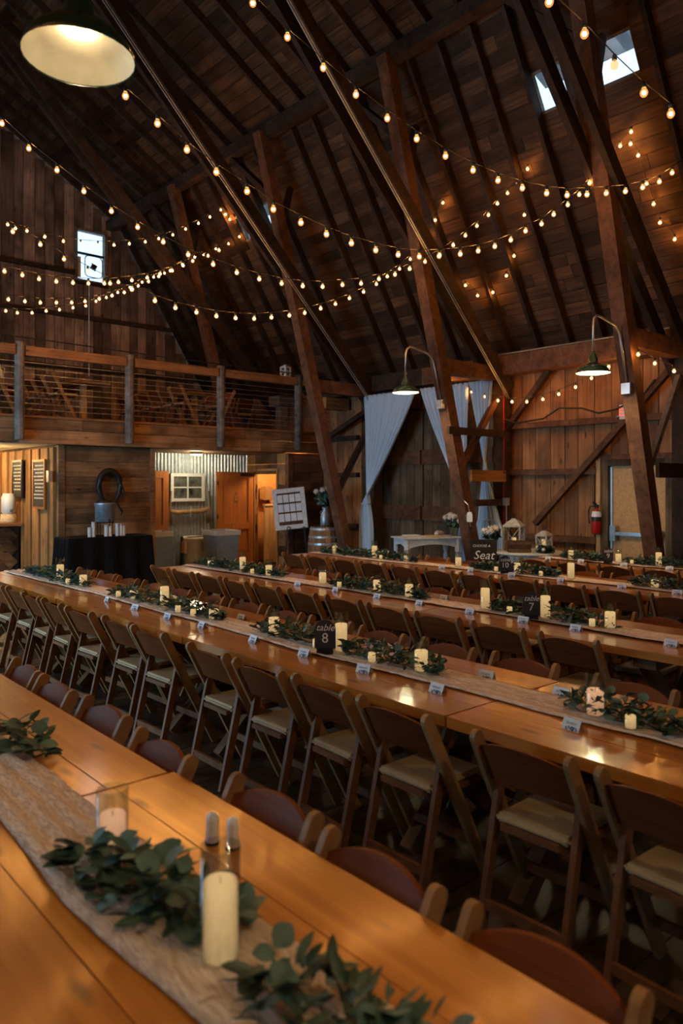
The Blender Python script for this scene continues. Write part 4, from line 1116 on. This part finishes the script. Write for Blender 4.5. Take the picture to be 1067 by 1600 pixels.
bk = thing('guest_book', 'flat open book lying at the left of the white console table', 'book', (9.60, 9.12, TZ), R(-18))
mb = MB(); mb.box(-.14, .14, -.1, .1, 0, .02); mb.obj('cover', 'book_cover', bk); mb = MB(); mb.box(-.13, .13, -.09, .09, .02, .032); mb.obj('pages', 'card_paper', bk)
tr = thing('wood_tray', 'flat wooden slab lying across the white console table', 'tray', (9.93, 8.90, TZ), R(-20))
mb = MB(); mb.lathe([(.16, 0), (.18, .006), (.18, .015), (.16, .02)], 20, cap0=True, cap1=True); o = mb.obj('slab', 'pale_pine', tr)
rw = thing('rolled_cloth', 'rolled white patterned cloth on the white console table', 'cloth', (10.13, 8.93, TZ), R(10))
mb = MB(); mb.tube([(-.13, 0, .045), (-.06, .01, .055), (.04, 0, .05), (.12, -.01, .04)], [.03, .045, .042, .025], 10); mb.obj('roll', 'petal', rw, smooth=True)
def flowers(par, loc, n, spread, h, r, seed, petal='petal', leaf=True):
    rnd = random.Random(seed)
    for k in range(n):
        a = rnd.uniform(0, 6.28); rr = spread * math.sqrt(rnd.random()); hh = h * rnd.uniform(.6, 1.0)
        p = Vector(loc) + Vector((rr * math.cos(a), rr * math.sin(a), hh))
        mb = MB(); q = r * rnd.uniform(.8, 1.2)
        for i in range(26):
            th = math.acos(1 - 1.7 * (i + .5) / 26); ph = i * 2.4
            d = Vector((math.sin(th) * math.cos(ph), math.sin(th) * math.sin(ph), math.cos(th)))
            u = d.cross(Vector((.3, .2, 1))).normalized(); w = d.cross(u)
            c = d * q; s = q * .5
            mb.add([c - u * s * .5, c + w * s * .6 + d * s * .35, c + u * s * .5, c - w * s * .6 + d * s * .2], [(0, 1, 2, 3)])
        mb.lathe([(.001, -q * .7), (q * .7, -q * .3), (q * .8, .1 * q), (q * .5, q * .6), (.001, q * .75)], 8)
        f = mb.obj('bloom', petal, par, p, True)
        mb = MB(); mb.tube([Vector(loc) - p, Vector((0, 0, -q * .4))], .003, 4); mb.obj('stem', 'leaf_mid', f)
    if leaf:
        acc = MB()
        for i in range(n * 7):
            a = rnd.uniform(0, 6.28); M = Matrix.Rotation(a, 4, 'Z') @ Matrix.Rotation(rnd.uniform(-1.2, .3), 4, 'Y')
            acc.add([M @ Vector(v) * 1.1 + Vector(loc) + Vector((spread * .5 * rnd.uniform(-1, 1), spread * .5 * rnd.uniform(-1, 1), h * rnd.uniform(.1, .7))) for v in LG['point'][0]], LG['point'][1])
        o = acc.obj('foliage', 'leaf_mid', par, smooth=True); o['kind'] = 'stuff'
fv = thing('flower_vase', 'pale flowers in a glass vase at the right of the white console table', 'flowers', (10.22, 8.70, TZ))
mb = MB(); mb.lathe([(.04, 0), (.05, .02), (.05, .12), (.035, .15), (.04, .17)], 14, cap0=True); mb.obj('vase', 'clear_glass', fv, smooth=True)
flowers(fv, (0, 0, .13), 12, .15, .24, .045, 5)

# choose a seat sign on a small easel
cs = thing('seat_sign', 'dark board lettered choose a seat standing before the truss leg', 'sign', (9.45, 7.42, 0), R(-50))
mb = MB(); mb.box(-.21, .21, -.012, .012, .42, .95); o = mb.obj('board', 'sign_board', cs); o.rotation_euler = (R(-8), 0, 0); bd = o
l = link('lettering', text_mesh('CHOOSE A', .055, 'white_letters', .1), bd, (-.03, -.014, .83)); l.rotation_euler = (R(90), 0, 0)
l = link('lettering', text_mesh('Seat', .19, 'white_letters', .3), bd, (0, -.014, .64)); l.rotation_euler = (R(90), 0, 0)
l = link('lettering', text_mesh('not a side', .06, 'white_letters', .3), bd, (0, -.014, .54)); l.rotation_euler = (R(90), 0, 0)
for s in (-1, 1): beam('easel_leg', (s * .17, -.02, 0), (s * .05, .14, .9), .03, .03, 'trestle', cs, local=True)
beam('easel_leg', (0, .38, 0), (0, .14, .88), .03, .03, 'trestle', cs, local=True)
beam('easel_ledge', (-.2, .03, .40), (.2, .03, .40), .05, .03, 'trestle', cs, local=True)

# round white table with lanterns
RT = Vector((10.12, 7.06, 0))
rt = thing('round_table', 'round white painted table with lanterns by the plank wall', 'table', RT)
mb = MB(); mb.lathe([(.0, .755), (.53, .755), (.54, .745), (.54, .725), (.52, .715), (0, .715)], 40); mb.obj('tabletop', 'white_paint', rt)
mb = MB(); mb.lathe([(.46, .715), (.46, .60), (.44, .60), (.44, .715)], 32); mb.obj('apron', 'white_paint', rt)
mb = MB(); mb.lathe([(.30, 0), (.30, .03), (.10, .08), (.06, .14), (.09, .30), (.06, .45), (.10, .58), (.2, .62)], 20, cap0=True); mb.obj('pedestal', 'white_paint', rt, smooth=True)
def lantern(label, loc, w, h, rz, kind='tall', mat='grey_timber', pk=None):
    t = thing('lantern', label, 'lantern', loc, rz, 'wooden candle lanterns')
    b = w / 2; hb = h * .62
    mb = MB(); mb.box(-b, b, -b, b, 0, .03); mb.obj('base', mat, t)
    for sx in (-1, 1):
        for sy in (-1, 1):
            mb = MB(); mb.box(sx * b * .95 - .012, sx * b * .95 + .012, sy * b * .95 - .012, sy * b * .95 + .012, .03, hb); mb.obj('corner_post', mat, t)
    for k in range(4):
        a = k * math.pi / 2; cx, cy = math.cos(a) * b * .95, math.sin(a) * b * .95; tx, ty = -math.sin(a) * b * .9, math.cos(a) * b * .9
        for q in (-1, 1):
            beam('cross_bar', (cx - tx * q, cy - ty * q, .04), (cx + tx * q, cy + ty * q, hb - .01), .01, .01, mat, t, ref=(math.cos(a), math.sin(a), .01), local=True)
    mb = MB(); r2 = b * math.sqrt(2)
    mb.lathe([(r2 * 1.1, hb), (r2 * 1.1, hb + .02), (r2 * .55, hb + h * .16), (r2 * .3, hb + h * .20), (r2 * .28, hb + h * .23)], 4, cap0=True, cap1=True); o = mb.obj('roof', mat, t); o.rotation_euler = (0, 0, R(45))
    mb = MB(); mb.tube([(.05 * math.cos(a) * .8, 0, hb + h * .23 + .05 * math.sin(a) + .03) for a in [2 * math.pi * k / 14 for k in range(15)]], .005, 5, False); mb.obj('ring', 'dark_metal', t)
    candle(loc[0], loc[1], kind, 'lit candle inside the ' + (pk or 'lantern'), z=loc[2] + .031, group='candles in lanterns')
    return t
lantern('tall whitewashed lantern at the back of the round table', (RT.x - .02, y_at(803, RT.x - .02), .755), .27, .60, R(20), 'tall', 'whitewash', 'tall whitewashed lantern')
lantern('small whitewashed lantern at the right of the round table', (RT.x + .02, y_at(850, RT.x + .02), .755), .18, .40, R(5), 'tall', 'whitewash', 'small whitewashed lantern')
cr = thing('small_crate', 'small dark slatted crate on the round white table', 'crate', (9.85, y_at(811, 9.85), .755), R(-50))
for z in (.03, .09, .15):
    for s in (-1, 1):
        mb = MB(); mb.box(-.17, .17, s * .1 - .008, s * .1 + .008, z - .025, z + .025); mb.obj('slat', 'dark_plank', cr)
        mb = MB(); mb.box(s * .17 - .008, s * .17 + .008, -.092, .092, z - .025, z + .025); mb.obj('slat', 'dark_plank', cr)
mb = MB(); mb.box(-.16, .16, -.09, .09, 0.0, .012); mb.obj('bottom', 'dark_plank', cr)
fb = thing('flower_jar', 'white blossoms in a white jar at the left of the round table', 'flowers', (9.76, y_at(769, 9.76), .755))
mb = MB(); mb.lathe([(.05, 0), (.06, .02), (.06, .14), (.04, .17), (.045, .19)], 14, cap0=True); mb.obj('jar', 'ceramic_white', fb, smooth=True)
flowers(fb, (0, 0, .17), 11, .16, .20, .05, 9)
gr = thing('table_greens', 'greenery and white roses laid around the small lantern', 'greenery', (10.0, y_at(853, 10.0), .757))
flowers(gr, (0, 0, 0), 7, .16, .09, .03, 14)
# jars hung on the truss leg
for k, (px, py, m, lb) in enumerate(((748, 815, 'ceramic_white', 'white hanging card lantern on the curtain truss leg'), (753, 838, 'clear_glass', 'glass jar hanging on wire from the curtain truss leg'))):
    z = z_at(py, 9.7, 7.92); hj = thing('hanging_jar', lb, 'jar', (9.62 + k * .03, 7.84, z), group='jars hung on the truss leg')
    mb = MB(); mb.lathe([(.05, 0), (.06, .01), (.06, .12), (.045, .14), (.045, .16)], 4 if k == 0 else 12, cap0=True); mb.obj('body', m, hj)
    mb = MB(); mb.tube([(0, 0, .16), (.02, .05, .28), (.03, .14, .34)], .003, 4); mb.obj('hanger', 'conduit_metal', hj)

# ================================================================== left: under the balcony
# black draped table
bt = thing('draped_table', 'table under a floor length black cloth at the plank wall', 'table', (6.0, 12.72, 0))
BX0, BX1, BY0, BY1, BZ = x_at(108, 12.4), x_at(237, 12.4), 12.40, 13.02, .91
mb = MB(); n = 96; per = []
for k in range(n):
    u = k / n * 4; q = int(u); v = u - q
    c = [(BX0, BY0), (BX1, BY0), (BX1, BY1), (BX0, BY1), (BX0, BY0)]
    per.append((c[q][0] + (c[q + 1][0] - c[q][0]) * v, c[q][1] + (c[q + 1][1] - c[q][1]) * v))
ccx, ccy = (BX0 + BX1) / 2, (BY0 + BY1) / 2
vs = []
for z, ex_ in ((BZ, 0), (BZ - .02, .012), (.5, .03), (.02, .06)):
    for k, (a, b) in enumerate(per):
        f = ex_ * (1 + .8 * math.sin(k * 1.15)); dx, dy = a - ccx, b - ccy; l = math.hypot(dx, dy); ky = .4 if dy > 0 else 1.0
        vs.append((a + dx / l * f - 6.0, min(b + dy / l * f * ky, 13.15) - 12.72, z))
mb.add(vs, [(j * n + k, j * n + (k + 1) % n, (j + 1) * n + (k + 1) % n, (j + 1) * n + k) for j in range(3) for k in range(n)] + [tuple(range(n))])
mb.obj('tablecloth', 'black_cloth', bt, smooth=False)
dx = x_at(164, 12.7)
dp = thing('drink_dispenser', 'galvanised tub drink dispenser on a wire stand', 'dispenser', (dx, 12.7, BZ))
mb = MB(); mb.lathe([(.12, .24), (.165, .25), (.175, .55), (.19, .57), (.17, .585), (.16, .55), (.12, .27), (.001, .27)], 24); mb.obj('tub', 'galvanised', dp, smooth=True)
mb = MB()
mb.lathe([(.15, .23), (.155, .24), (.15, .25)], 20); mb.obj('stand_ring', 'dark_metal', dp)
for k in range(4):
    a = k * math.pi / 2 + .6; mb = MB(); mb.tube([(.15 * math.cos(a), .15 * math.sin(a), .24), (.14 * math.cos(a), .14 * math.sin(a), 0)], .008, 5); mb.obj('stand_leg', 'dark_metal', dp)
mb = MB(); mb.lathe([(.001, 0), (.025, 0), (.02, .04), (.01, .05)], 10); mb.obj('tap', 'dark_metal', dp, (0, -.18, .25))
mb = MB(); mb.lathe([(.1, .585), (.17, .59), (.12, .62), (.001, .635)], 20); mb.obj('lid', 'black_plastic', dp, smooth=True)
for k, (px, hh) in enumerate(((140, .17), (146, .26), (166, .20), (172, .18), (183, .22), (189, .21), (193, .18))):
    X = x_at(px, 12.52); cu = thing('cup_stack', 'stack of clear plastic cups, %s from the left on the black table' % ORD[k], 'cups', (X, 12.52, BZ), group='stacks of plastic cups')
    nn = int(hh / .02)
    for q in range(nn):
        mb_ = None
    mb = MB(); prof = [(.028, 0)]
    for q in range(nn): prof += [(.033, .005 + q * hh / nn), (.034, .012 + q * hh / nn), (.0315, .013 + q * hh / nn)]
    prof += [(.036, hh), (.034, hh), (.03, hh - .06), (.001, hh - .06)]
    mb.lathe(prof, 12, cap0=True); mb.obj('cups', 'cup_plastic', cu, smooth=True)
# horse collar
hx = x_at(171, YF - .08); zc = z_at(762, hx, YF)
hc = thing('horse_collar', 'black padded leather horse collar hung on the plank wall', 'horse collar', (hx, YF - .09, zc))
mb = MB(); pts = []; rad = []
for k in range(33):
    a = 2 * math.pi * k / 32; w = .20 * (1 + .15 * math.sin(a)); pts.append((w * math.cos(a), 0, .30 * math.sin(a))); rad.append(.046 + .012 * math.sin(a))
mb.tube(pts, rad, 10, False); mb.obj('pad', 'coiled_leather', hc, smooth=True)
mb = MB(); mb.tube([(.1, -.05, -.25), (.16, -.06, -.36), (.22, -.05, -.44), (.2, -.05, -.5)], .018, 6); mb.obj('strap', 'coiled_leather', hc)
mb = MB(); mb.tube([(.24, -.03, .02), (.27, -.03, -.1), (.25, -.03, -.25)], .012, 6); mb.obj('hame_strap', 'coiled_leather', hc)
# restroom doors, open against the corrugated wall
def panel_door(label, x0, x1, Y, icon=False):
    d = thing('panel_door', label, 'door', (x0, Y, 0)); w = x1 - x0
    mb = MB(); mb.box(0, w, -.02, .02, .01, 2.10); mb.obj('leaf', 'red_door', d)
    for a, b, c, e in ((0, .13, .01, 2.1), (w - .13, w, .01, 2.1), (.13, w - .13, .01, .25), (.13, w - .13, .80, .95), (.13, w - .13, 1.95, 2.1)):
        mb = MB(); mb.box(a, b, -.045, -.02, c, e); mb.obj('door_rail', 'red_door', d)
    for z in (.3, 1.05, 1.8): mb = MB(); mb.box(-.012, .02, -.055, -.045, z, z + .09); mb.obj('hinge', 'dark_metal', d)
    if icon:
        mb = MB(); mb.lathe([(.001, -.002), (.02, -.002), (.02, .002), (.001, .002)], 12); o = mb.obj('restroom_figure', 'chrome', d, (w * .52, -.026, 1.62)); o.rotation_euler = (R(90), 0, 0)
        mb = MB(); mb.prism([(-.045, 1.44), (.045, 1.44), (.02, 1.59), (-.02, 1.59)], 'y', -.028, -.022); mb.obj('restroom_figure', 'chrome', d, (w * .52, 0, 0))
        mb = MB(); mb.box(-.055, .055, -.028, -.022, 1.40, 1.415); mb.obj('restroom_figure', 'chrome', d, (w * .52, 0, 0))
        mb = MB(); mb.box(w - .35, w - .05, -.10, -.045, 2.0, 2.07); mb.obj('door_closer', 'dark_metal', d)
    return d
panel_door('open red-brown restroom door with a figure plate', x_at(338, 14.5), 9.95, 14.5, True)
panel_door('red-brown door partly hidden behind the plank wall corner', 6.86, x_at(262, 14.55), 14.55)
# bins
def bin_(label, px0, px1, Y, h, group):
    x0, x1 = x_at(px0, Y), x_at(px1, Y); w = x1 - x0
    b = thing('waste_bin', label, 'bin', ((x0 + x1) / 2, Y + .22, 0), group=group)
    mb = MB(); k = w / 2 / math.cos(math.pi / 4) * .98
    mb.lathe([(k * .85, 0), (k, h - .06), (k * 1.06, h - .05), (k * 1.06, h), (k * .98, h), (k * .83, .03), (.001, .03)], 4); o = mb.obj('body', 'grey_bin', b); o.rotation_euler = (0, 0, R(45)); 
    mb = MB(); mb.lathe([(k * 1.075, h - .09), (k * 1.08, h + .01), (k * 1.0, h + .012), (k * .95, h - .15)], 4); o = mb.obj('liner', 'liner', b); o.rotation_euler = (0, 0, R(45))
bin_('blue-grey waste bin with white liner in front of the restroom door', 336, 372, 13.5, .84, 'waste bins with white liners')
bin_('blue-grey waste bin with white liner half hidden by the plank wall corner', 238, 270, 13.95, .84, 'waste bins with white liners')
ck = thing('stoneware_crock', 'big cream stoneware crock between the two bins', 'crock', (x_at(304, 14.42), 14.42, 0))
mb = MB(); mb.lathe([(.22, 0), (.25, .03), (.26, .60), (.275, .62), (.275, .68), (.25, .69), (.24, .62), (.22, .05), (.001, .05)], 28, cap0=True); mb.obj('body', 'crock', ck, smooth=True)
o = link('crock_numeral', text_mesh('33', .17, 'blue_print', extrude=.003), ck, (.0, -.262, .40)); o.rotation_euler = (R(90), 0, R(25)); o.location = (.12, -.235, .40)
for s in (-1, 1): mb = MB(); mb.box(s * .31 - .02, s * .31 + .02, -.02, .02, 0, .70); mb.obj('stand_post', 'dark_metal', ck)
mb = MB(); mb.box(-.33, .33, -.30, -.28, .69, .71); mb.obj('stand_bar', 'dark_metal', ck)
mb = MB(); mb.box(-.33, -.28, -.15, .05, .35, .60); mb.obj('wooden_handle', 'pale_pine', ck)
# ox yoke under the little window
yk = thing('ox_yoke', 'old wooden ox yoke mounted below the four-pane window', 'yoke', (8.42, RY - .12, 1.25))
mb = MB(); mb.tube([(-.48, 0, .0), (-.3, 0, -.05), (0, 0, -.03), (.3, 0, -.03), (.48, 0, .03)], [.04, .055, .05, .055, .04], 8); mb.obj('beam', 'pale_pine', yk, smooth=True)
for s in (-1, 1): mb = MB(); mb.tube([(s * .47, -.02, .42), (s * .49, -.03, .0), (s * .46, -.02, -.30)], .022, 6); mb.obj('bow', 'barrel_stave', yk, smooth=True)
mb = MB(); mb.tube([(0, -.05, .1), (-.02, -.06, -.15)], .008, 5); mb.obj('cord', 'white_paint', yk)
# seating chart on an easel
sx, sy = x_at(463, 12.35), 12.35
se = thing('seating_chart', 'grey framed seating chart of paper cards on a black easel', 'seating chart', (sx, sy, 0), R(-38))
z0, z1, hw = .90, 1.76, .34
tilt = thing('chart_tmp', None, None); bpy.data.objects.remove(tilt)
def lean(o): o.rotation_euler = (R(-9), R(-6), 0)
fr = MB(); fr.box(-hw, -hw + .09, -.02, .02, z0, z1); fr.box(hw - .09, hw, -.02, .02, z0, z1); fr.box(-hw + .09, hw - .09, -.02, .02, z0, z0 + .09); fr.box(-hw + .09, hw - .09, -.02, .02, z1 - .09, z1)
f = fr.obj('frame', 'white_paint', se); lean(f)
mb = MB(); mb.box(-hw + .09, hw - .09, .005, .015, z0 + .09, z1 - .09); mb.obj('backing', 'dark_plank', f)
for i in range(4):
    for j in range(3):
        cx = -hw + .15 + i * (2 * hw - .30) / 3; zz = z0 + .25 + j * .20
        mb = MB(); mb.box(cx - .056, cx + .056, -.006, .0, zz - .082, zz + .082); mb.obj('list_card', 'card_paper', f)
for s in (-1, 1):
    beam('easel_leg', (s * .27, .08, 0), (s * .05, .345, 1.76), .03, .03, 'dark_metal', se, local=True)
    mb = MB(); mb.tube([(s * .16 + .035 * math.cos(a), .10, z0 + .0 + .035 * math.sin(a)) for a in [2 * math.pi * k / 12 for k in range(13)]], .008, 5, False); mb.obj('easel_hook', 'dark_metal', se)
beam('easel_leg', (0, .72, 0), (0, .36, 1.6), .03, .03, 'dark_metal', se, local=True)
# barrel with milk can of flowers
bx, by = 10.02, 11.98
br = thing('wine_barrel', 'oak wine barrel with pale metal hoops beside the seating chart', 'barrel', (bx, by, 0))
prof = lambda z: .29 + .055 * math.sin(math.pi * z / .95)
ns = 20
for k in range(ns):
    mb = MB(); a0, a1 = 2 * math.pi * k / ns + .008, 2 * math.pi * (k + 1) / ns - .008; zz = [0, .16, .32, .48, .64, .80, .95]; vs = []
    for z in zz:
        for a, dr in ((a0, 0), (a1, 0), (a1, -.025), (a0, -.025)): vs.append(((prof(z) + dr) * math.cos(a), (prof(z) + dr) * math.sin(a), z))
    fs = [(j * 4 + q, j * 4 + (q + 1) % 4, j * 4 + 4 + (q + 1) % 4, j * 4 + 4 + q) for j in range(6) for q in range(4)] + [(3, 2, 1, 0), (24, 25, 26, 27)]
    mb.add(vs, fs); mb.obj('stave', 'barrel_stave', br)
for z, hh in ((.90, .045), (.74, .04), (.60, .04), (.3, .04), (.15, .04), (.04, .04)):
    mb = MB(); mb.lathe([(prof(z - hh / 2) + .003, z - hh / 2), (prof(z + hh / 2) + .003, z + hh / 2), (prof(z + hh / 2) - .002, z + hh / 2), (prof(z - hh / 2) - .002, z - hh / 2), (prof(z - hh / 2) + .003, z - hh / 2)], 28); mb.obj('hoop', 'galvanised', br, smooth=False)
mb = MB(); mb.lathe([(.001, .93), (prof(.93) - .02, .93), (prof(.93) - .02, .90), (.001, .90)], 24); mb.obj('head', 'barrel_stave', br)
mc = thing('milk_can', 'galvanised milk can holding white flowers on the barrel', 'milk can', (bx + .02, by, .93))
mb = MB(); mb.lathe([(.09, 0), (.10, .01), (.10, .24), (.06, .33), (.055, .38), (.075, .41), (.07, .41), (.05, .38), (.001, .3)], 20, cap0=True); mb.obj('can', 'galvanised', mc, smooth=True)
for s in (-1, 1): mb = MB(); mb.tube([(s * .09, 0, .26), (s * .13, 0, .28), (s * .12, 0, .33), (s * .06, 0, .35)], .008, 5); mb.obj('handle', 'galvanised', mc)
flowers(mc, (0, 0, .38), 6, .30, .48, .07, 23, 'petal')
bgw = thing('barrel_greens', 'low wreath of greenery on the barrel top around the can', 'greenery', (bx + .02, by, .93))
acc = MB(); rnd = random.Random(5)
for i in range(90):
    a = rnd.uniform(0, 6.28); M = Matrix.Rotation(rnd.uniform(0, 6.28), 4, 'Z') @ Matrix.Rotation(rnd.uniform(-.7, -.1), 4, 'Y')
    acc.add([M @ Vector(v) + Vector((.19 * math.cos(a), .19 * math.sin(a), .02)) for v in LG['point'][0]], LG['point'][1])
o = acc.obj('foliage', 'leaf_dark', bgw); o['kind'] = 'stuff'

# bar counter
bc = thing('bar_counter', 'dark bar counter with slanted plank front under the balcony', 'bar counter', (4.0, 15.0, 0))
box('counter_top', 1.5, 4.88, 14.75, 15.5, 1.03, 1.09, 'rail_log', bc)
box('carcass', 1.5, 4.85, 14.88, 15.4, 0, 1.03, 'black_plastic', bc)
for k in range(13):
    a = 5.68 - k * .22
    if a - .95 < 2.2: break
    u = min(1.0, (4.76 - (a - .92)) / .87)
    if u < .15: continue
    beam('front_plank', (a - .92, 14.86, 1.0), (a - .92 + .87 * u, 14.86, 1.0 - .95 * u), .19, .03, 'dark_plank' if k % 3 else 'fascia_plank', bc, ref=(0, 1, 0))
box('skirting', 1.5, 4.85, 14.83, 14.88, 0, .08, 'dark_plank', bc)
dd = thing('glass_dispenser', 'glass drink jar on a woven base on the bar counter', 'dispenser', (x_at(22, 14.95) - .10, 14.95, 1.09))
mb = MB(); mb.lathe([(.15, 0), (.155, .02), (.135, .16), (.001, .17)], 20, cap0=True); mb.obj('woven_base', 'wicker', dd, smooth=True)
mb = MB(); mb.lathe([(.10, .17), (.13, .20), (.13, .48), (.10, .53), (.10, .55), (.001, .55)], 20); mb.obj('jar', 'cup_plastic', dd, smooth=True)
mb = MB(); mb.lathe([(.001, 0), (.018, 0), (.015, .05)], 8); mb.obj('tap', 'chrome', dd, (-.0, -.14, .2))
def chalk(label, Y0, Y1, z0, z1, rim, seed):
    t = thing('menu_board', label, 'menu board', (4.86, (Y0 + Y1) / 2, z0), group='chalk menu boards on the bar wall')
    hw = (Y1 - Y0) / 2; h = z1 - z0
    mb = MB(); mb.box(-.01, .01, -hw + .04, hw - .04, .04, h - .04); mb.obj('slate', 'chalkboard', t)
    for a, b, c, e in ((-hw, -hw + .04, 0, h), (hw - .04, hw, 0, h), (-hw + .04, hw - .04, 0, .04), (-hw + .04, hw - .04, h - .04, h)):
        mb = MB(); mb.box(-.02, .015, a, b, c, e); mb.obj('frame', rim, t)
    rnd = random.Random(seed); mb = MB(); z = h - .12
    while z > .12:
        yv = -hw + .08; 
        while yv < hw - .12:
            w = rnd.uniform(.03, .09); mb.box(-.0125, -.0105, yv, min(yv + w, hw - .06), z, z + .022); yv += w + .025
        z -= .065
    o = mb.obj('chalk_lettering', 'chalk', t); o['kind'] = 'stuff'
chalk('tall chalk menu board in a red wooden frame near the plank wall corner', y_at(71, 4.86), y_at(52, 4.86), 1.02 + .35, 2.26, 'red_door', 1)
chalk('narrow dark chalk menu board farther along the bar wall', y_at(35, 4.86), y_at(20, 4.86), 1.55, 2.28, 'black_plastic', 2)
sh = thing('wall_shelf', 'red wooden cubby shelf above the bar at the left edge', 'shelf', (4.7, 16.9, 1.6))
for z in (0, .55): mb = MB(); mb.box(-.9, .15, -.15, .15, z, z + .04); mb.obj('board', 'red_door', sh)
for xx in (-.9, -.55, -.2, .13): mb = MB(); mb.box(xx, xx + .03, -.15, .15, .04, .55); mb.obj('divider', 'red_door', sh)
sb = thing('switch_plate', 'small grey switch box on the bar wall post', 'switch', (4.86, y_at(70, 4.86) + .0, 1.85))
mb = MB(); mb.box(-.04, .03, -.28, -.18, 0, .2); mb.obj('box', 'conduit_metal', sb)

# ================================================================== balcony furniture
FZ = 2.97
ln = lantern('little white lantern standing on the balcony rail', (x_at(446, 12.84), 12.84, 4.10), .15, .30, R(10), 'votive', 'white_paint', 'little lantern on the balcony rail')
def small_table(label, x, y, rz, L=1.2, W=.75):
    t = thing('balcony_table', label, 'table', (x, y, FZ), rz, 'wooden tables on the balcony')
    for k in range(4): mb = MB(); mb.box(-L / 2, L / 2, -W / 2 + W / 4 * k + .003, -W / 2 + W / 4 * (k + 1) - .003, .71, .75); mb.obj('plank', 'chair_frame', t)
    for s in (-1, 1):
        mb = MB(); mb.box(s * L * .3 - .05, s * L * .3 + .05, -.05, .05, 0, .71); mb.obj('leg', 'pale_pine', t)
        beam('brace', (s * L * .3, 0, .35), (s * L * .3 - s * .3, 0, .70), .05, .05, 'chair_frame', t, local=True)
        mb = MB(); mb.box(s * L * .3 - .04, s * L * .3 + .04, -W * .42, W * .42, 0, .05); mb.obj('foot', 'pale_pine', t)
small_table('balcony table between the first two grey posts', 5.72, 14.5, R(90), 1.9)
small_table('balcony table behind the third grey post', 8.12, 14.5, R(90), 1.8, .6)
small_table('balcony table heaped with silver tinsel at the left edge', 3.98, 15.1, 0, 1.3)
BCH = [(3.9, 13.55, .3)] + [(4.92, 13.55 + .52 * k, 0) for k in range(5)] + [(7.42, 13.5 + .5 * k, 0) for k in range(6)] + [(8.75, 13.6, math.pi), (8.8, 14.3, math.pi), (9.3, 14.55, 1.57), (9.85, 14.55, 1.57)]
for k, (X, Y, rz) in enumerate(BCH):
    chair(X, Y, rz, 'wooden folding chair on the balcony, %s counted from the left' % ORD[k], 'folding chairs on the balcony', z=FZ)
tn = thing('tinsel_heap', 'heap of crumpled silver-blue tinsel on a balcony table', 'tinsel', (4.05, 15.1, FZ + .75))
acc = MB(); rnd = random.Random(8)
for i in range(140):
    p = Vector((rnd.uniform(-.6, .3), rnd.uniform(-.2, .2), rnd.uniform(.01, .14))); s = .06
    acc.add([p + Vector((rnd.uniform(-s, s), rnd.uniform(-s, s), rnd.uniform(0, s))) for _ in range(3)], [(0, 1, 2)])
o = acc.obj('strands', 'tinsel', tn); o['kind'] = 'stuff'
jg = thing('glass_jug', 'pale ribbed jug beside the tinsel on the balcony', 'jug', (4.5, 15.0, FZ + .75))
mb = MB(); mb.lathe([(.11, 0), (.12, .02), (.115, .22), (.06, .30), (.05, .34), (.055, .36), (.001, .36)], 16, cap0=True); mb.obj('body', 'cup_plastic', jg, smooth=True)
mb = MB(); mb.tube([(.06, 0, .32), (.13, 0, .30), (.13, 0, .2)], .01, 5); mb.obj('handle', 'cup_plastic', jg)
# covered bench and crates at the balcony's right end
be = thing('covered_bench', 'long dark bench with a white base at the right end of the balcony', 'bench', (9.75, 15.2, FZ))
mb = MB(); mb.box(-.7, .7, -.25, .25, .55, .8); mb.obj('seat_back', 'grey_timber', be)
for s in (-1, 1): mb = MB(); mb.box(s * .6 - .04, s * .6 + .04, -.22, .22, 0, .55); mb.obj('leg', 'grey_timber', be)
pd = thing('grey_pedestal', 'grey wooden pedestal box behind the last balcony post', 'pedestal', (x_at(440, 13.9), 13.9, FZ))
mb = MB(); mb.box(-.22, .22, -.2, .2, .62, .85); mb.obj('top_box', 'grey_timber', pd)
mb = MB(); mb.box(-.1, .1, -.1, .1, 0, .62); mb.obj('column', 'grey_timber', pd)
rp = MB(); rp.tube([Vector((x_at(139, 17.6), 17.6, z)) for z in (6.6, 5.5, 4.4)], .012, 5)
tag(rp.obj('pull_rope', 'petal'), 'pale pull rope hanging below the gable window', 'rope')

# dark cloth-covered heap behind the row nine table, right of the truss leg
hp = thing('covered_heap', 'dark cloth-covered heap behind the truss leg at the right edge', 'covered heap', (10.36, 4.3, 0))
mb = MB(); n = 28; vs = []; rnd = random.Random(4); prof_h = [(0, 1.0), (.35, .97), (.7, .9), (.98, .8), (1.08, .55), (1.12, .2)]
for z, q in prof_h:
    for k in range(n):
        a = 2 * math.pi * k / n; f = q * (1 + .07 * math.sin(k * 2.1 + z * 3) + rnd.uniform(-.02, .02))
        c_, s_ = math.cos(a), math.sin(a); rr_ = 1 / max(abs(c_), abs(s_)) ** .7
        vs.append((.30 * f * c_ * rr_, .46 * f * s_ * rr_, z))
mb.add(vs, [(j * n + k, j * n + (k + 1) % n, (j + 1) * n + (k + 1) % n, (j + 1) * n + k) for j in range(len(prof_h) - 1) for k in range(n)] + [tuple((len(prof_h) - 1) * n + k for k in range(n))])
mb.obj('cover', 'black_cloth', hp, smooth=True)
mb = MB(); mb.tube([(.27 * math.cos(a), .42 * math.sin(a), .62) for a in [2 * math.pi * k / 24 for k in range(25)]], .01, 5, False); mb.obj('tie_cord', 'cord_rubber', hp)
